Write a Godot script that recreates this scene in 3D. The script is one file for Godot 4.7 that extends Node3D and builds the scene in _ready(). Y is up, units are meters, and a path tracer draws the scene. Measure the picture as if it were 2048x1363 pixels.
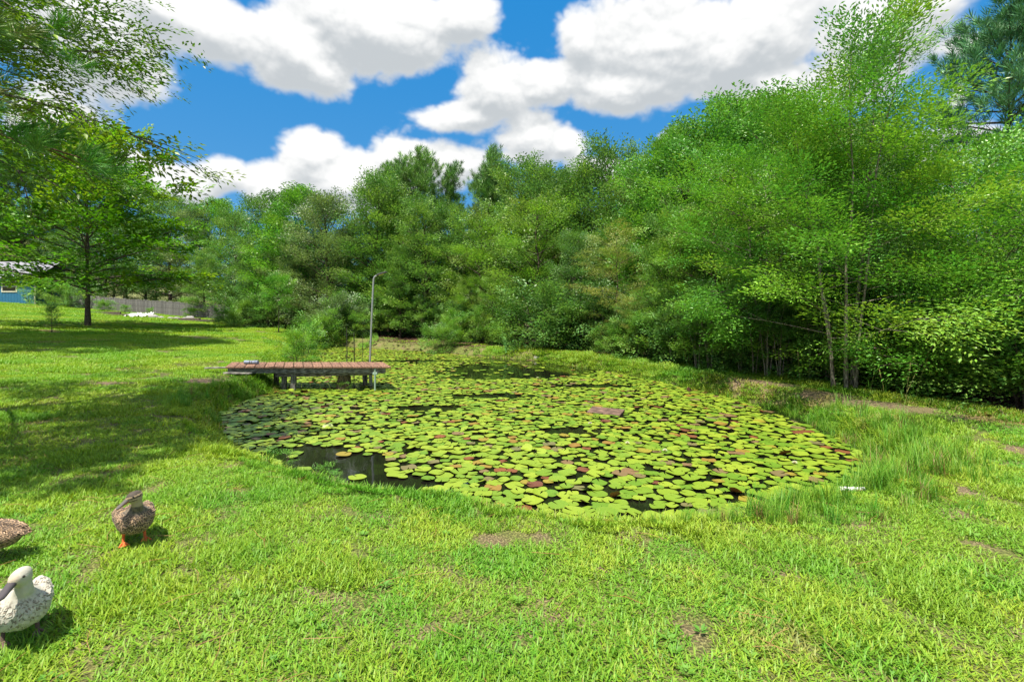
extends Node3D
# A lily pond on a sloping lawn, with a small dock, ducks and a wood round the far side.
# The camera stands 1.5 m above the lawn at the origin and looks along -Z.

const FOCAL := 960.0          # lens: picture heights of 1363 span at this focal length
const EYE := 1.5
const HORIZON := 625.0
const WATER := -0.28
const EXPO := 3.7
const SKY_W := 3600

var rng := RandomNumberGenerator.new()
var pond := PackedVector2Array()
var wood := PackedVector2Array()
var sdf_pond := PackedFloat32Array()
var sdf_wood := PackedFloat32Array()
const GX0 := -60.0
const GZ0 := -60.0
const GS := 0.2
const GNX := 400
const GNZ := 320
var noise_a := FastNoiseLite.new()
var noise_b := FastNoiseLite.new()
var noise_c := FastNoiseLite.new()
var mats := {}
var taken := {}


# ---------------------------------------------------------------- mesh building
class Shape:
	var v := PackedVector3Array()
	var n := PackedVector3Array()
	var c := PackedColorArray()
	var ix := PackedInt32Array()

	func vert(p: Vector3, nn: Vector3, col: Color) -> int:
		v.append(p)
		n.append(nn)
		c.append(col)
		return v.size() - 1

	func face(i: int, j: int, k: int) -> void:
		var g := (v[k] - v[i]).cross(v[j] - v[i])
		ix.append(i)
		if g.dot(n[i] + n[j] + n[k]) < 0.0:
			ix.append(k)
			ix.append(j)
		else:
			ix.append(j)
			ix.append(k)

	func flat(a: Vector3, b: Vector3, d: Vector3, col: Color) -> void:
		var nn := (d - a).cross(b - a).normalized()
		var i := vert(a, nn, col)
		vert(b, nn, col)
		vert(d, nn, col)
		ix.append(i)
		ix.append(i + 1)
		ix.append(i + 2)

	func quad(a: Vector3, b: Vector3, d: Vector3, e: Vector3, col: Color, out := Vector3.ZERO) -> void:
		var nn := (d - a).cross(b - a).normalized()
		if out.dot(nn) < 0.0:
			nn = -nn
		var i := vert(a, nn, col)
		vert(b, nn, col)
		vert(d, nn, col)
		vert(e, nn, col)
		face(i, i + 1, i + 2)
		face(i, i + 2, i + 3)

	func tube(pts: PackedVector3Array, rad: PackedFloat32Array, sides: int, col: Color, cap := false) -> void:
		var first := v.size()
		var count := pts.size()
		var side := Vector3.ZERO
		for i in count:
			var dir := (pts[mini(i + 1, count - 1)] - pts[maxi(i - 1, 0)]).normalized()
			if side == Vector3.ZERO:
				side = dir.cross(Vector3.UP if absf(dir.y) < 0.9 else Vector3.RIGHT).normalized()
			side = (side - dir * side.dot(dir)).normalized()
			var other := dir.cross(side)
			for k in sides:
				var a := TAU * k / sides
				var r := side * cos(a) + other * sin(a)
				vert(pts[i] + r * rad[i], r, col)
		for i in count - 1:
			for k in sides:
				var a := first + i * sides + k
				var b := first + i * sides + (k + 1) % sides
				face(a, b, b + sides)
				face(a, b + sides, a + sides)
		if cap:
			for e in [0, count - 1]:
				var dir: Vector3 = (pts[e] - pts[1 if e == 0 else e - 1]).normalized()
				var m := vert(pts[e], dir, col)
				var ring := v.size()
				for k in sides:
					vert(v[first + e * sides + k], dir, col)
				for k in sides:
					face(m, ring + k, ring + (k + 1) % sides)

	# a box with chamfered edges; ax holds its three half-axes
	func block(at: Vector3, ax: Basis, half: Vector3, ch: float, col: Color) -> void:
		var p := func(sx: float, sy: float, sz: float) -> Vector3: return at + ax.x * sx + ax.y * sy + ax.z * sz
		var hx := half.x
		var hy := half.y
		var hz := half.z
		var ix_ := hx - ch
		var iy := hy - ch
		var iz := hz - ch
		for s in [-1.0, 1.0]:
			quad(p.call(s * hx, -iy, -iz), p.call(s * hx, iy, -iz), p.call(s * hx, iy, iz), p.call(s * hx, -iy, iz), col, ax.x * s)
			quad(p.call(-ix_, s * hy, -iz), p.call(ix_, s * hy, -iz), p.call(ix_, s * hy, iz), p.call(-ix_, s * hy, iz), col, ax.y * s)
			quad(p.call(-ix_, -iy, s * hz), p.call(ix_, -iy, s * hz), p.call(ix_, iy, s * hz), p.call(-ix_, iy, s * hz), col, ax.z * s)
			for t in [-1.0, 1.0]:
				quad(p.call(s * hx, t * iy, -iz), p.call(s * hx, t * iy, iz), p.call(s * ix_, t * hy, iz), p.call(s * ix_, t * hy, -iz), col, ax.x * s + ax.y * t)
				quad(p.call(s * hx, -iy, t * iz), p.call(s * hx, iy, t * iz), p.call(s * ix_, iy, t * hz), p.call(s * ix_, -iy, t * hz), col, ax.x * s + ax.z * t)
				quad(p.call(-ix_, s * hy, t * iz), p.call(ix_, s * hy, t * iz), p.call(ix_, s * iy, t * hz), p.call(-ix_, s * iy, t * hz), col, ax.y * s + ax.z * t)

	func ball(at: Vector3, r: Vector3, col: Color, rows := 6, cols := 8) -> void:
		var first := v.size()
		for i in rows + 1:
			var a := PI * i / rows
			for k in cols:
				var b := TAU * k / cols
				var d := Vector3(sin(a) * cos(b), cos(a), sin(a) * sin(b))
				vert(at + d * r, (d / r).normalized(), col)
		for i in rows:
			for k in cols:
				var p := first + i * cols + k
				var q := first + i * cols + (k + 1) % cols
				face(p, q, q + cols)
				face(p, q + cols, p + cols)

	func leaf(p: Vector3, d: Vector3, up: Vector3, l: float, w: float, fold: float, col: Color) -> void:
		var s := d.cross(up).normalized()
		var u := s.cross(d)
		var m := p + d * l * 0.45 + u * fold * w
		var i := v.size()
		v.append(p)
		v.append(m + s * w * 0.5)
		v.append(p + d * l - u * fold * l * 0.3)
		v.append(m - s * w * 0.5)
		n.append(u)
		n.append((u - s * fold * 1.6).normalized())
		n.append(u)
		n.append((u + s * fold * 1.6).normalized())
		c.append(col)
		c.append(col)
		c.append(col)
		c.append(col)
		ix.append(i)
		ix.append(i + 2)
		ix.append(i + 1)
		ix.append(i)
		ix.append(i + 3)
		ix.append(i + 2)

	func commit(mat: Material) -> ArrayMesh:
		var arr := []
		arr.resize(Mesh.ARRAY_MAX)
		arr[Mesh.ARRAY_VERTEX] = v
		arr[Mesh.ARRAY_NORMAL] = n
		arr[Mesh.ARRAY_COLOR] = c
		arr[Mesh.ARRAY_INDEX] = ix
		var m := ArrayMesh.new()
		m.add_surface_from_arrays(Mesh.PRIMITIVE_TRIANGLES, arr)
		m.surface_set_material(0, mat)
		return m


# ---------------------------------------------------------------- naming helpers
func numbered(called: String) -> String:
	var k: int = taken.get(called, 0)
	taken[called] = k + 1
	return called if k == 0 else "%s_%03d" % [called, k]


func tag(o: Node3D, label: String, category: String, group := "", kind := "") -> Node3D:
	o.set_meta("label", label)
	o.set_meta("category", category)
	if group:
		o.set_meta("group", group)
	if kind:
		o.set_meta("kind", kind)
	return o


func thing(called: String, label: String, category: String, where := Vector3.ZERO, group := "") -> Node3D:
	var o := Node3D.new()
	o.name = numbered(called)
	add_child(o)
	o.position = where
	return tag(o, label, category, group)


func part(parent: Node3D, called: String, mesh: Mesh, where := Vector3.ZERO) -> MeshInstance3D:
	var o := MeshInstance3D.new()
	o.name = called
	o.mesh = mesh
	parent.add_child(o, true)
	o.position = where
	return o


func single(called: String, mesh: Mesh, label: String, category: String, where := Vector3.ZERO, group := "") -> MeshInstance3D:
	var o := MeshInstance3D.new()
	o.name = numbered(called)
	o.mesh = mesh
	add_child(o)
	o.position = where
	tag(o, label, category, group)
	return o


func scatter(called: String, mesh: Mesh, where: Array, tint: PackedColorArray, parent: Node3D = self) -> MultiMeshInstance3D:
	var mm := MultiMesh.new()
	mm.transform_format = MultiMesh.TRANSFORM_3D
	mm.use_colors = true
	mm.mesh = mesh
	mm.instance_count = where.size()
	for i in where.size():
		mm.set_instance_transform(i, where[i])
		mm.set_instance_color(i, tint[i])
	var o := MultiMeshInstance3D.new()
	o.name = numbered(called) if parent == self else called
	o.multimesh = mm
	parent.add_child(o, true)
	o.set_meta("kind", "stuff")
	return o


func copy_of(o: Node3D, called: String, where: Vector3, turn: float, size: Vector3, label: String, group := "") -> Node3D:
	var r: Node3D = o.duplicate()
	r.name = numbered(called)
	add_child(r)
	r.position = where
	r.rotation.y = turn
	r.scale = size
	r.set_meta("label", label)
	if group:
		r.set_meta("group", group)
	return r


func rr(a: float, b: float) -> float:
	return rng.randf_range(a, b)


# the point at a distance straight ahead, in a direction of the lens
func at(px: float, py: float, d: float) -> Vector3:
	return Vector3((px - 1024.0) / FOCAL * d, EYE + (HORIZON - py) / FOCAL * d, -d)


# the point on the ground in a direction of the lens, at a distance straight ahead
func on_ground(px: float, d: float) -> Vector3:
	var x := (px - 1024.0) / FOCAL * d
	return Vector3(x, ground(x, -d), -d)


# ---------------------------------------------------------------- materials
func grain(seed_: int, freq: float, lo: Color, hi: Color, oct := 4, size := 512) -> NoiseTexture2D:
	var fn := FastNoiseLite.new()
	fn.seed = seed_
	fn.frequency = freq
	fn.fractal_octaves = oct
	fn.noise_type = FastNoiseLite.TYPE_SIMPLEX_SMOOTH
	var g := Gradient.new()
	g.set_color(0, lo)
	g.set_color(1, hi)
	g.set_offset(0, 0.25)
	g.set_offset(1, 0.75)
	var t := NoiseTexture2D.new()
	t.width = size
	t.height = size
	t.seamless = true
	t.noise = fn
	t.color_ramp = g
	return t


func foliage(rough: float, back: float, spec := 0.5) -> StandardMaterial3D:
	var m := StandardMaterial3D.new()
	m.vertex_color_use_as_albedo = true
	m.roughness = rough
	m.metallic_specular = spec
	m.cull_mode = BaseMaterial3D.CULL_DISABLED
	m.backlight_enabled = true
	m.backlight = Color(back, back, back * 0.75)
	return m


func painted(rough: float, tex: Texture2D = null, scale := Vector3.ONE, bump := 0.0, bump_tex: Texture2D = null) -> StandardMaterial3D:
	var m := StandardMaterial3D.new()
	m.vertex_color_use_as_albedo = true
	m.roughness = rough
	if tex:
		m.albedo_texture = tex
		m.uv1_triplanar = true
		m.uv1_scale = scale
	if bump_tex:
		m.heightmap_enabled = true
		m.heightmap_texture = bump_tex
		m.heightmap_scale = bump
		m.uv1_triplanar = true
		m.uv1_scale = scale
	return m


func make_materials() -> void:
	mats.leaf = foliage(0.42, 0.9)
	mats.gloss_leaf = foliage(0.34, 0.8)
	mats.needle = foliage(0.5, 0.45)
	mats.grass = foliage(0.5, 0.8, 0.4)
	mats.pad = foliage(0.42, 0.35, 0.42)
	var fine := grain(11, 0.03, Color(0.62, 0.62, 0.62), Color(1, 1, 1), 5)
	var streak := grain(12, 0.02, Color(0.45, 0.43, 0.42), Color(1, 1, 1), 5)
	mats.bark = painted(0.9, streak, Vector3(3.0, 0.7, 3.0), 1.2, streak)
	mats.wood = painted(0.8, streak, Vector3(0.6, 5.0, 5.0), 0.15, streak)
	mats.wood_cross = painted(0.8, streak, Vector3(5.0, 5.0, 0.6), 0.15, streak)
	mats.wood_up = painted(0.85, streak, Vector3(5.0, 0.6, 5.0), 0.2, streak)
	mats.plain = painted(0.6)
	mats.rough = painted(0.9, fine, Vector3(3, 3, 3), 0.4, fine)
	mats.siding = painted(0.55, fine, Vector3(2, 0.6, 2))
	var soil := grain(13, 0.05, Color(0.55, 0.53, 0.5), Color(1.0, 1.0, 1.0), 5, 1024)
	mats.soil = painted(0.95, soil, Vector3(0.9, 0.9, 0.9), 2.5, soil)
	mats.soil.uv1_world_triplanar = true
	var steel := StandardMaterial3D.new()
	steel.vertex_color_use_as_albedo = true
	steel.metallic = 0.75
	steel.roughness = 0.42
	mats.steel = steel
	var feather := StandardMaterial3D.new()
	feather.vertex_color_use_as_albedo = true
	feather.roughness = 0.75
	feather.rim_enabled = true
	feather.rim = 0.25
	mats.feather = feather
	var wet := StandardMaterial3D.new()
	wet.albedo_color = Color(0.007, 0.0075, 0.005).linear_to_srgb()
	wet.roughness = 0.05
	wet.metallic_specular = 0.5
	var rip := FastNoiseLite.new()
	rip.seed = 5
	rip.frequency = 0.012
	rip.fractal_octaves = 3
	var rt := NoiseTexture2D.new()
	rt.width = 512
	rt.height = 512
	rt.seamless = true
	rt.as_normal_map = true
	rt.bump_strength = 2.0
	rt.noise = rip
	wet.normal_enabled = true
	wet.normal_texture = rt
	wet.normal_scale = 0.06
	wet.uv1_triplanar = true
	wet.uv1_world_triplanar = true
	wet.uv1_scale = Vector3(0.35, 0.35, 0.35)
	mats.water = wet
	var pane := StandardMaterial3D.new()
	pane.albedo_color = Color(0.08, 0.1, 0.12)
	pane.roughness = 0.05
	pane.metallic_specular = 0.6
	mats.pane = pane


# ---------------------------------------------------------------- sky
var cloud_noise := FastNoiseLite.new()
var cloud_fine := FastNoiseLite.new()
var puffs := []
var puff_table := PackedFloat32Array()


func puff_at(az: float, el: float) -> float:
	var best := -1.0
	for p in puffs:
		var dx: float = (az - p[0]) / p[2]
		var dy: float = (el - p[1]) / p[3]
		best = maxf(best, 1.0 - sqrt(dx * dx + dy * dy))
	return best


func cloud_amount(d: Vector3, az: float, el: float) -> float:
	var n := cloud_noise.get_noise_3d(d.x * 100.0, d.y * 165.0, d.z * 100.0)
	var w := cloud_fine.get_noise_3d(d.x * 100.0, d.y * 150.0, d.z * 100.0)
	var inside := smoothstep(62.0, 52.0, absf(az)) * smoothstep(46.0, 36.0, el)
	var c := n * 1.5 + 0.2  # unseen clouds beyond the view, cover added to lift fill light in the shade
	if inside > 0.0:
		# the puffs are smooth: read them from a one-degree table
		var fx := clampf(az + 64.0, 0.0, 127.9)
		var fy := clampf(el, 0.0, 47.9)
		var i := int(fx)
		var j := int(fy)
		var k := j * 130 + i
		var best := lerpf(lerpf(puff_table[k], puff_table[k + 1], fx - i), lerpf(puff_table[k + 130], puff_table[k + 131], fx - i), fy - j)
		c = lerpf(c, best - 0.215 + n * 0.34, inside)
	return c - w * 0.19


func sky_part(w: int, h: int, a0: float, a1: float, e0: float, e1: float) -> Image:
	var im := Image.create(w, h, false, Image.FORMAT_RGBF)
	var shift := int(round(2.5 * h / (e1 - e0)))
	var shift2 := int(round(0.7 * h / (e1 - e0)))
	var field := PackedFloat32Array()
	field.resize(w * h)
	for j in h:
		var eld := lerpf(e1, e0, (j + 0.5) / h)
		var ce := cos(deg_to_rad(eld))
		var se := sin(deg_to_rad(eld))
		for i in w:
			var azd := lerpf(a0, a1, (i + 0.5) / w)
			var az := deg_to_rad(azd)
			field[j * w + i] = cloud_amount(Vector3(sin(az) * ce, se, -cos(az) * ce), azd if azd < 180.0 else azd - 360.0, eld)
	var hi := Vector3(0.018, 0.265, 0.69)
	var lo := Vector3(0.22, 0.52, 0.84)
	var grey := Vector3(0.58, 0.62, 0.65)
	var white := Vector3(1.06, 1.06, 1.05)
	for j in h:
		var up := sin(deg_to_rad(lerpf(e1, e0, (j + 0.5) / h)))
		var blue := lo.lerp(hi, 1.0 - pow(1.0 - up, 3.6))
		var above := maxi(j - shift, 0) * w
		var above2 := maxi(j - shift2, 0) * w
		for i in w:
			var c := field[j * w + i]
			var v := blue
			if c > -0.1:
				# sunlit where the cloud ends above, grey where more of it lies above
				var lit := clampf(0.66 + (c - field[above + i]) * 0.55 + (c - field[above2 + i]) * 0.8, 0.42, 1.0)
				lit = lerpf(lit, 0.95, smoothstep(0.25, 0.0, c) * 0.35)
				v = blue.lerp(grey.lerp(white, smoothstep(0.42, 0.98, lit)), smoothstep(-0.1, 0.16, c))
			im.set_pixel(i, j, Color(v.x / EXPO, v.y / EXPO, v.z / EXPO))
	return im


func make_sky() -> Sky:
	cloud_noise.seed = 21
	cloud_noise.frequency = 0.028
	cloud_noise.fractal_octaves = 5
	cloud_noise.fractal_gain = 0.55
	cloud_fine.seed = 9
	cloud_fine.frequency = 0.075
	cloud_fine.fractal_type = FastNoiseLite.FRACTAL_RIDGED
	cloud_fine.fractal_octaves = 5
	cloud_fine.fractal_gain = 0.6
	# cumulus clouds: [bearing from straight ahead, height, half-width, half-height], degrees
	for p in [[420, 55, 120, 80], [330, 20, 160, 70], [600, 105, 140, 80], [760, 55, 220, 100], [930, 30, 90, 55], [640, 150, 90, 40],
			[1000, 180, 120, 100], [930, 238, 150, 42], [1060, 275, 120, 80], [1090, 165, 130, 60], [1160, 80, 70, 70],
			[1300, 95, 240, 120], [1500, 70, 260, 120], [1750, 60, 220, 110], [1240, 175, 160, 60], [1560, 180, 130, 70], [1700, 150, 150, 80],
			[620, 310, 80, 55], [700, 372, 220, 70], [560, 380, 120, 60], [445, 350, 75, 50], [370, 375, 130, 55], [275, 340, 60, 40],
			[820, 325, 90, 60], [900, 330, 120, 70], [1130, 285, 55, 45], [1185, 345, 80, 32], [1345, 300, 40, 50], [1925, 95, 50, 22],
			[1915, 190, 30, 30], [200, 90, 240, 150], [100, 250, 130, 90], [1900, 300, 200, 60]]:
		var x: float = (p[0] - 1024.0) / FOCAL
		var y: float = (HORIZON - p[1]) / FOCAL
		var r := sqrt(1.0 + x * x)
		puffs.append([rad_to_deg(atan(x)), rad_to_deg(atan2(y, r)), rad_to_deg(p[2] / FOCAL) / (r * r) * 1.12, rad_to_deg(p[3] / FOCAL) / r * 1.12])
	for j in 50:
		for i in 130:
			puff_table.append(puff_at(i - 64.0, j))
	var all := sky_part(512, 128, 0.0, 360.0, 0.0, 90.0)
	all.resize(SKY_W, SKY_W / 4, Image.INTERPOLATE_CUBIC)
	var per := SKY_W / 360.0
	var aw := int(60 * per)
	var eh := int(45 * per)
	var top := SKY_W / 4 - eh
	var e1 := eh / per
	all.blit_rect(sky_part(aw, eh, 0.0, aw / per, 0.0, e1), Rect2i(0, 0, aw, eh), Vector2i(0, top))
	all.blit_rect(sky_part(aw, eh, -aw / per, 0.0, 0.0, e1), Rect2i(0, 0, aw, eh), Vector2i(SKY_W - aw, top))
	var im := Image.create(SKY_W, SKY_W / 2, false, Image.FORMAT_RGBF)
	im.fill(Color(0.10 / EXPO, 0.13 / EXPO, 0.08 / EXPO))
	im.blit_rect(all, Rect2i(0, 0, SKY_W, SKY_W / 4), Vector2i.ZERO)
	var pm := PanoramaSkyMaterial.new()
	pm.panorama = ImageTexture.create_from_image(im)
	var sky := Sky.new()
	sky.sky_material = pm
	return sky


# ---------------------------------------------------------------- terrain
func lookup(g: PackedFloat32Array, x: float, z: float) -> float:
	var fx := clampf((x - GX0) / GS, 0.0, GNX - 1.001)
	var fz := clampf((z - GZ0) / GS, 0.0, GNZ - 1.001)
	var i := int(fx)
	var j := int(fz)
	var u := fx - i
	var w := fz - j
	var k := j * GNX + i
	return lerpf(lerpf(g[k], g[k + 1], u), lerpf(g[k + GNX], g[k + GNX + 1], u), w)


func distance_grid(poly: PackedVector2Array, reach: float) -> PackedFloat32Array:
	var out := PackedFloat32Array()
	out.resize(GNX * GNZ)
	var big := 1e9
	var lo := Vector2(big, big)
	var hi := -lo
	for p in poly:
		lo = lo.min(p)
		hi = hi.max(p)
	lo -= Vector2.ONE * reach
	hi += Vector2.ONE * reach
	var m := poly.size()
	for j in GNZ:
		for i in GNX:
			var p := Vector2(GX0 + i * GS, GZ0 + j * GS)
			if p.x < lo.x or p.y < lo.y or p.x > hi.x or p.y > hi.y:
				out[j * GNX + i] = reach
				continue
			var best := big
			var odd := false
			for k in m:
				var a := poly[k]
				var b := poly[(k + 1) % m]
				var ab := b - a
				var t := clampf((p - a).dot(ab) / ab.length_squared(), 0.0, 1.0)
				best = minf(best, p.distance_squared_to(a + ab * t))
				if (a.y > p.y) != (b.y > p.y) and p.x < ab.x * (p.y - a.y) / ab.y + a.x:
					odd = not odd
			out[j * GNX + i] = clampf(sqrt(best), 0.0, reach) * (-1.0 if odd else 1.0)
	return out


func make_outlines() -> void:
	noise_a.seed = 3
	noise_a.frequency = 0.35
	noise_b.seed = 4
	noise_b.frequency = 1.6
	noise_b.fractal_octaves = 3
	noise_c.seed = 8
	noise_c.frequency = 0.09
	var ring := PackedVector2Array()
	for p in [[545, 778], [520, 790], [475, 806], [434, 828], [428, 848], [450, 874], [485, 906], [540, 932], [600, 952], [660, 972], [730, 992], [830, 1008], [930, 1018], [1010, 1034], [1080, 1050], [1180, 1062], [1290, 1066],
			[1400, 1052], [1480, 1030], [1580, 1012], [1670, 995], [1735, 968], [1752, 928], [1722, 894], [1672, 868], [1610, 842], [1530, 815], [1450, 793], [1370, 775], [1290, 757], [1210, 742], [1140, 732], [1080, 722],
			[990, 716], [920, 709], [860, 704], [800, 700], [747, 697], [694, 693.5], [640, 692], [604, 698], [594, 712], [586, 730], [566, 755]]:
		var d: float = (EYE - WATER) * FOCAL / (p[1] - HORIZON)
		ring.append(Vector2((p[0] - 1024.0) / FOCAL * d, -d))
	# smooth the outline, then roughen it a little
	var m := ring.size()
	for k in m:
		var a := ring[(k + m - 1) % m]
		var b := ring[k]
		var c := ring[(k + 1) % m]
		var d := ring[(k + 2) % m]
		var steps := 1 + int(b.distance_to(c) / 1.2)
		for s in steps:
			var p := b.cubic_interpolate(c, a, d, float(s) / steps)
			p += Vector2(noise_b.get_noise_2d(p.x, p.y), noise_b.get_noise_2d(p.y + 40.0, p.x)) * 0.10
			pond.append(p)
	for p in [[30.0, 2.0], [9.0, -5.0], [7.2, -6.2], [7.1, -7.5], [6.7, -9.5], [6.1, -11.9], [4.6, -14.7], [3.0, -16.8], [1.0, -19.5], [-1.5, -22.4], [-4.5, -26.0], [-8.6, -28.5], [-13.0, -30.0], [-18.5, -32.5], [-23.5, -41.0], [-38.0, -45.0],
			[-49.0, -53.0], [-59.0, -56.0], [-59.0, -59.5], [19.5, -59.5]]:
		wood.append(Vector2(p[0], p[1]))
	sdf_pond = distance_grid(pond, 3.0)
	sdf_wood = distance_grid(wood, 3.0)


func ground(x: float, z: float) -> float:
	var t := maxf(0.0, -x - 5.0)
	var h := 0.045 * t * smoothstep(0.0, 3.0, t) + 0.0002 * t * t
	h += noise_a.get_noise_2d(x, z) * 0.035 + noise_c.get_noise_2d(x, z) * 0.05
	var s := lookup(sdf_pond, x, z)
	if s < 1.2:
		if s <= 0.0:
			h = WATER - 0.03 + maxf(-0.7, s * 0.55)
		else:
			var wide := 0.55 + 0.25 * noise_a.get_noise_2d(x + 50.0, z)
			h = lerpf(WATER - 0.03, h, smoothstep(0.0, 1.0, clampf(s / wide, 0.0, 1.0)))
	return h


# how bare the ground is: 0 full grass, 1 soil
func bare(x: float, z: float) -> float:
	var b := 0.0
	var n := noise_b.get_noise_2d(x * 1.5, z * 1.5)
	b = maxf(b, smoothstep(0.27, 0.55, n) * 0.8)
	# worn track beside the wood
	var track := [Vector2(8.5, -5.4), Vector2(7.0, -6.0), Vector2(6.4, -7.0), Vector2(5.75, -8.1), Vector2(5.35, -9.6), Vector2(5.05, -10.8)]
	var best := 9.0
	for k in track.size() - 1:
		var c := Geometry2D.get_closest_point_to_segment(Vector2(x, z), track[k], track[k + 1])
		best = minf(best, c.distance_to(Vector2(x, z)))
	if best < 1.0:
		var patch := clampf(0.85 + 0.7 * noise_a.get_noise_2d(x * 1.4 + 9.0, z * 1.4), 0.6, 1.0)
		b = maxf(b, smoothstep(0.7, 0.25, best + 0.25 * n) * patch)
	# a small sandy mound and scuffed places
	for s in [[3.9, -4.05, 0.22], [3.3, -3.55, 0.16], [-6.6, -10.2, 0.7], [-7.8, -9.2, 0.5], [-3.0, -2.6, 0.2], [5.6, -5.2, 0.35]]:
		var d: float = Vector2(x - s[0], (z - s[1]) * 1.5).length() / s[2]
		b = maxf(b, smoothstep(1.1, 0.5, d + n * 0.6))
	return b


func terrain_color(x: float, z: float) -> Color:
	var n := noise_b.get_noise_2d(x * 1.3, z * 1.3) * 0.5 + 0.5
	var thatch := Color(0.17, 0.25, 0.04).lerp(Color(0.30, 0.28, 0.09), n)
	var soil := Color(0.30, 0.205, 0.125).lerp(Color(0.38, 0.28, 0.19), n)
	var c := thatch.lerp(soil, bare(x, z))
	var s := lookup(sdf_pond, x, z)
	if s < 0.35:
		c = c.lerp(Color(0.10, 0.065, 0.035), smoothstep(0.16, 0.05, s + 0.12 * (n - 0.5)))
	var w := lookup(sdf_wood, x, z)
	if w < 0.8:
		var litter := Color(0.10, 0.055, 0.03).lerp(Color(0.19, 0.115, 0.07), n)
		c = c.lerp(litter, smoothstep(0.7, -0.2, w + 0.8 * (n - 0.5)))
	return c


func axis(fine0: float, fine1: float, step: float, lo: float, hi: float) -> PackedFloat32Array:
	var a := PackedFloat32Array()
	var v := fine0
	var d := step
	while v > lo:
		d *= 1.18
		v -= d
		a.append(v)
	a.reverse()
	v = fine0
	while v < fine1:
		a.append(v)
		v += step
	d = step
	while v < hi:
		a.append(v)
		d *= 1.18
		v += d
	a.append(hi)
	return a


func make_terrain() -> void:
	var xs := axis(-14.0, 9.0, 0.11, -500.0, 500.0)
	var zs := axis(-28.0, -1.0, 0.11, -500.0, 120.0)
	var sh := Shape.new()
	for z in zs:
		for x in xs:
			var h := ground(x, z)
			var e := 0.06
			var nn := Vector3(ground(x - e, z) - ground(x + e, z), 2.0 * e, ground(x, z - e) - ground(x, z + e)).normalized()
			sh.vert(Vector3(x, h, z), nn, terrain_color(x, z))
	var w := xs.size()
	for j in zs.size() - 1:
		for i in w - 1:
			var a := j * w + i
			sh.ix.append_array(PackedInt32Array([a, a + 1, a + w + 1, a, a + w + 1, a + w]))
	var o := MeshInstance3D.new()
	o.name = "ground"
	o.mesh = sh.commit(mats.soil)
	add_child(o)
	tag(o, "grassy sloping ground round the pond", "ground", "", "structure")
	# the water: a sheet that dips under the banks
	var ws := Shape.new()
	var grown: PackedVector2Array = Geometry2D.offset_polygon(pond, 0.25)[0]
	var tri := Geometry2D.triangulate_polygon(grown)
	for p in grown:
		ws.vert(Vector3(p.x, WATER, p.y), Vector3.UP, Color.WHITE)
	for k in range(0, tri.size(), 3):
		ws.face(tri[k], tri[k + 1], tri[k + 2])
	var wo := MeshInstance3D.new()
	wo.name = "water"
	wo.mesh = ws.commit(mats.water)
	add_child(wo)
	tag(wo, "still dark pond water between the lily pads", "water", "", "structure")


# ---------------------------------------------------------------- grass
func blade(sh: Shape, p: Vector3, az: float, lean: float, l: float, w: float, bend: float, col: Color) -> void:
	var out := Vector3(cos(az), 0, sin(az))
	var side := Vector3(-sin(az), 0, cos(az)) * w * 0.5
	var d0 := (Vector3.UP * cos(lean) + out * sin(lean))
	var l2 := lean + bend
	var d1 := (Vector3.UP * cos(l2) + out * sin(l2))
	var m := p + d0 * l * 0.5
	var t := m + d1 * l * 0.5
	var n0 := side.cross(d0).normalized()
	if n0.y < 0.0:
		n0 = -n0
	var n1 := side.cross(d1).normalized()
	if n1.y < 0.0:
		n1 = -n1
	var nm := (n0 + n1).normalized()
	var a := sh.vert(p - side, n0, col)
	var b := sh.vert(p + side, n0, col)
	var c := sh.vert(m + side * 0.85, nm, col)
	var d := sh.vert(m - side * 0.85, nm, col)
	var e := sh.vert(t, n1, col)
	sh.face(a, b, c)
	sh.face(a, c, d)
	sh.face(d, c, e)


func tuft(seed_: int, count: int, radius: float, l0: float, l1: float, w: float, lean0: float, lean1: float, bend: float, straw: float) -> ArrayMesh:
	rng.seed = seed_
	noise_b.seed = 4
	var sh := Shape.new()
	for i in count:
		var a := rr(0, TAU)
		var r := radius * sqrt(rng.randf())
		var k := rr(0.6, 1.3)
		var col := Color(k * rr(0.8, 1.25), k, k * rr(0.7, 1.3))
		if rng.randf() < straw:
			col = Color(rr(1.5, 2.3), rr(0.8, 1.05), rr(2.2, 3.6))
		blade(sh, Vector3(cos(a) * r, -0.006, sin(a) * r), rr(0, TAU), rr(lean0, lean1), rr(l0, l1), w * rr(0.7, 1.25), rr(0.1, bend), col)
	return sh.commit(mats.grass)


func lawn_tint(x: float, z: float) -> Color:
	var n := noise_a.get_noise_2d(x * 0.8, z * 0.8) * 0.5 + 0.5 + noise_b.get_noise_2d(x, z) * 0.35
	var far := smoothstep(3.0, -8.0, x + 0.25 * z + 2.0)
	var lush := Color(0.135, 0.36, 0.028).lerp(Color(0.16, 0.38, 0.018), far)
	var pale := Color(0.32, 0.46, 0.04).lerp(Color(0.31, 0.46, 0.02), far)
	var c := lush.lerp(pale, clampf((n - 0.5) * 1.7 + 0.5 + rr(-0.3, 0.3), 0.0, 1.0))
	var b := bare(x, z)
	if rng.randf() < b * 0.6:
		c = c.lerp(Color(0.34, 0.25, 0.11), rr(0.4, 0.9))
	return c


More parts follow.
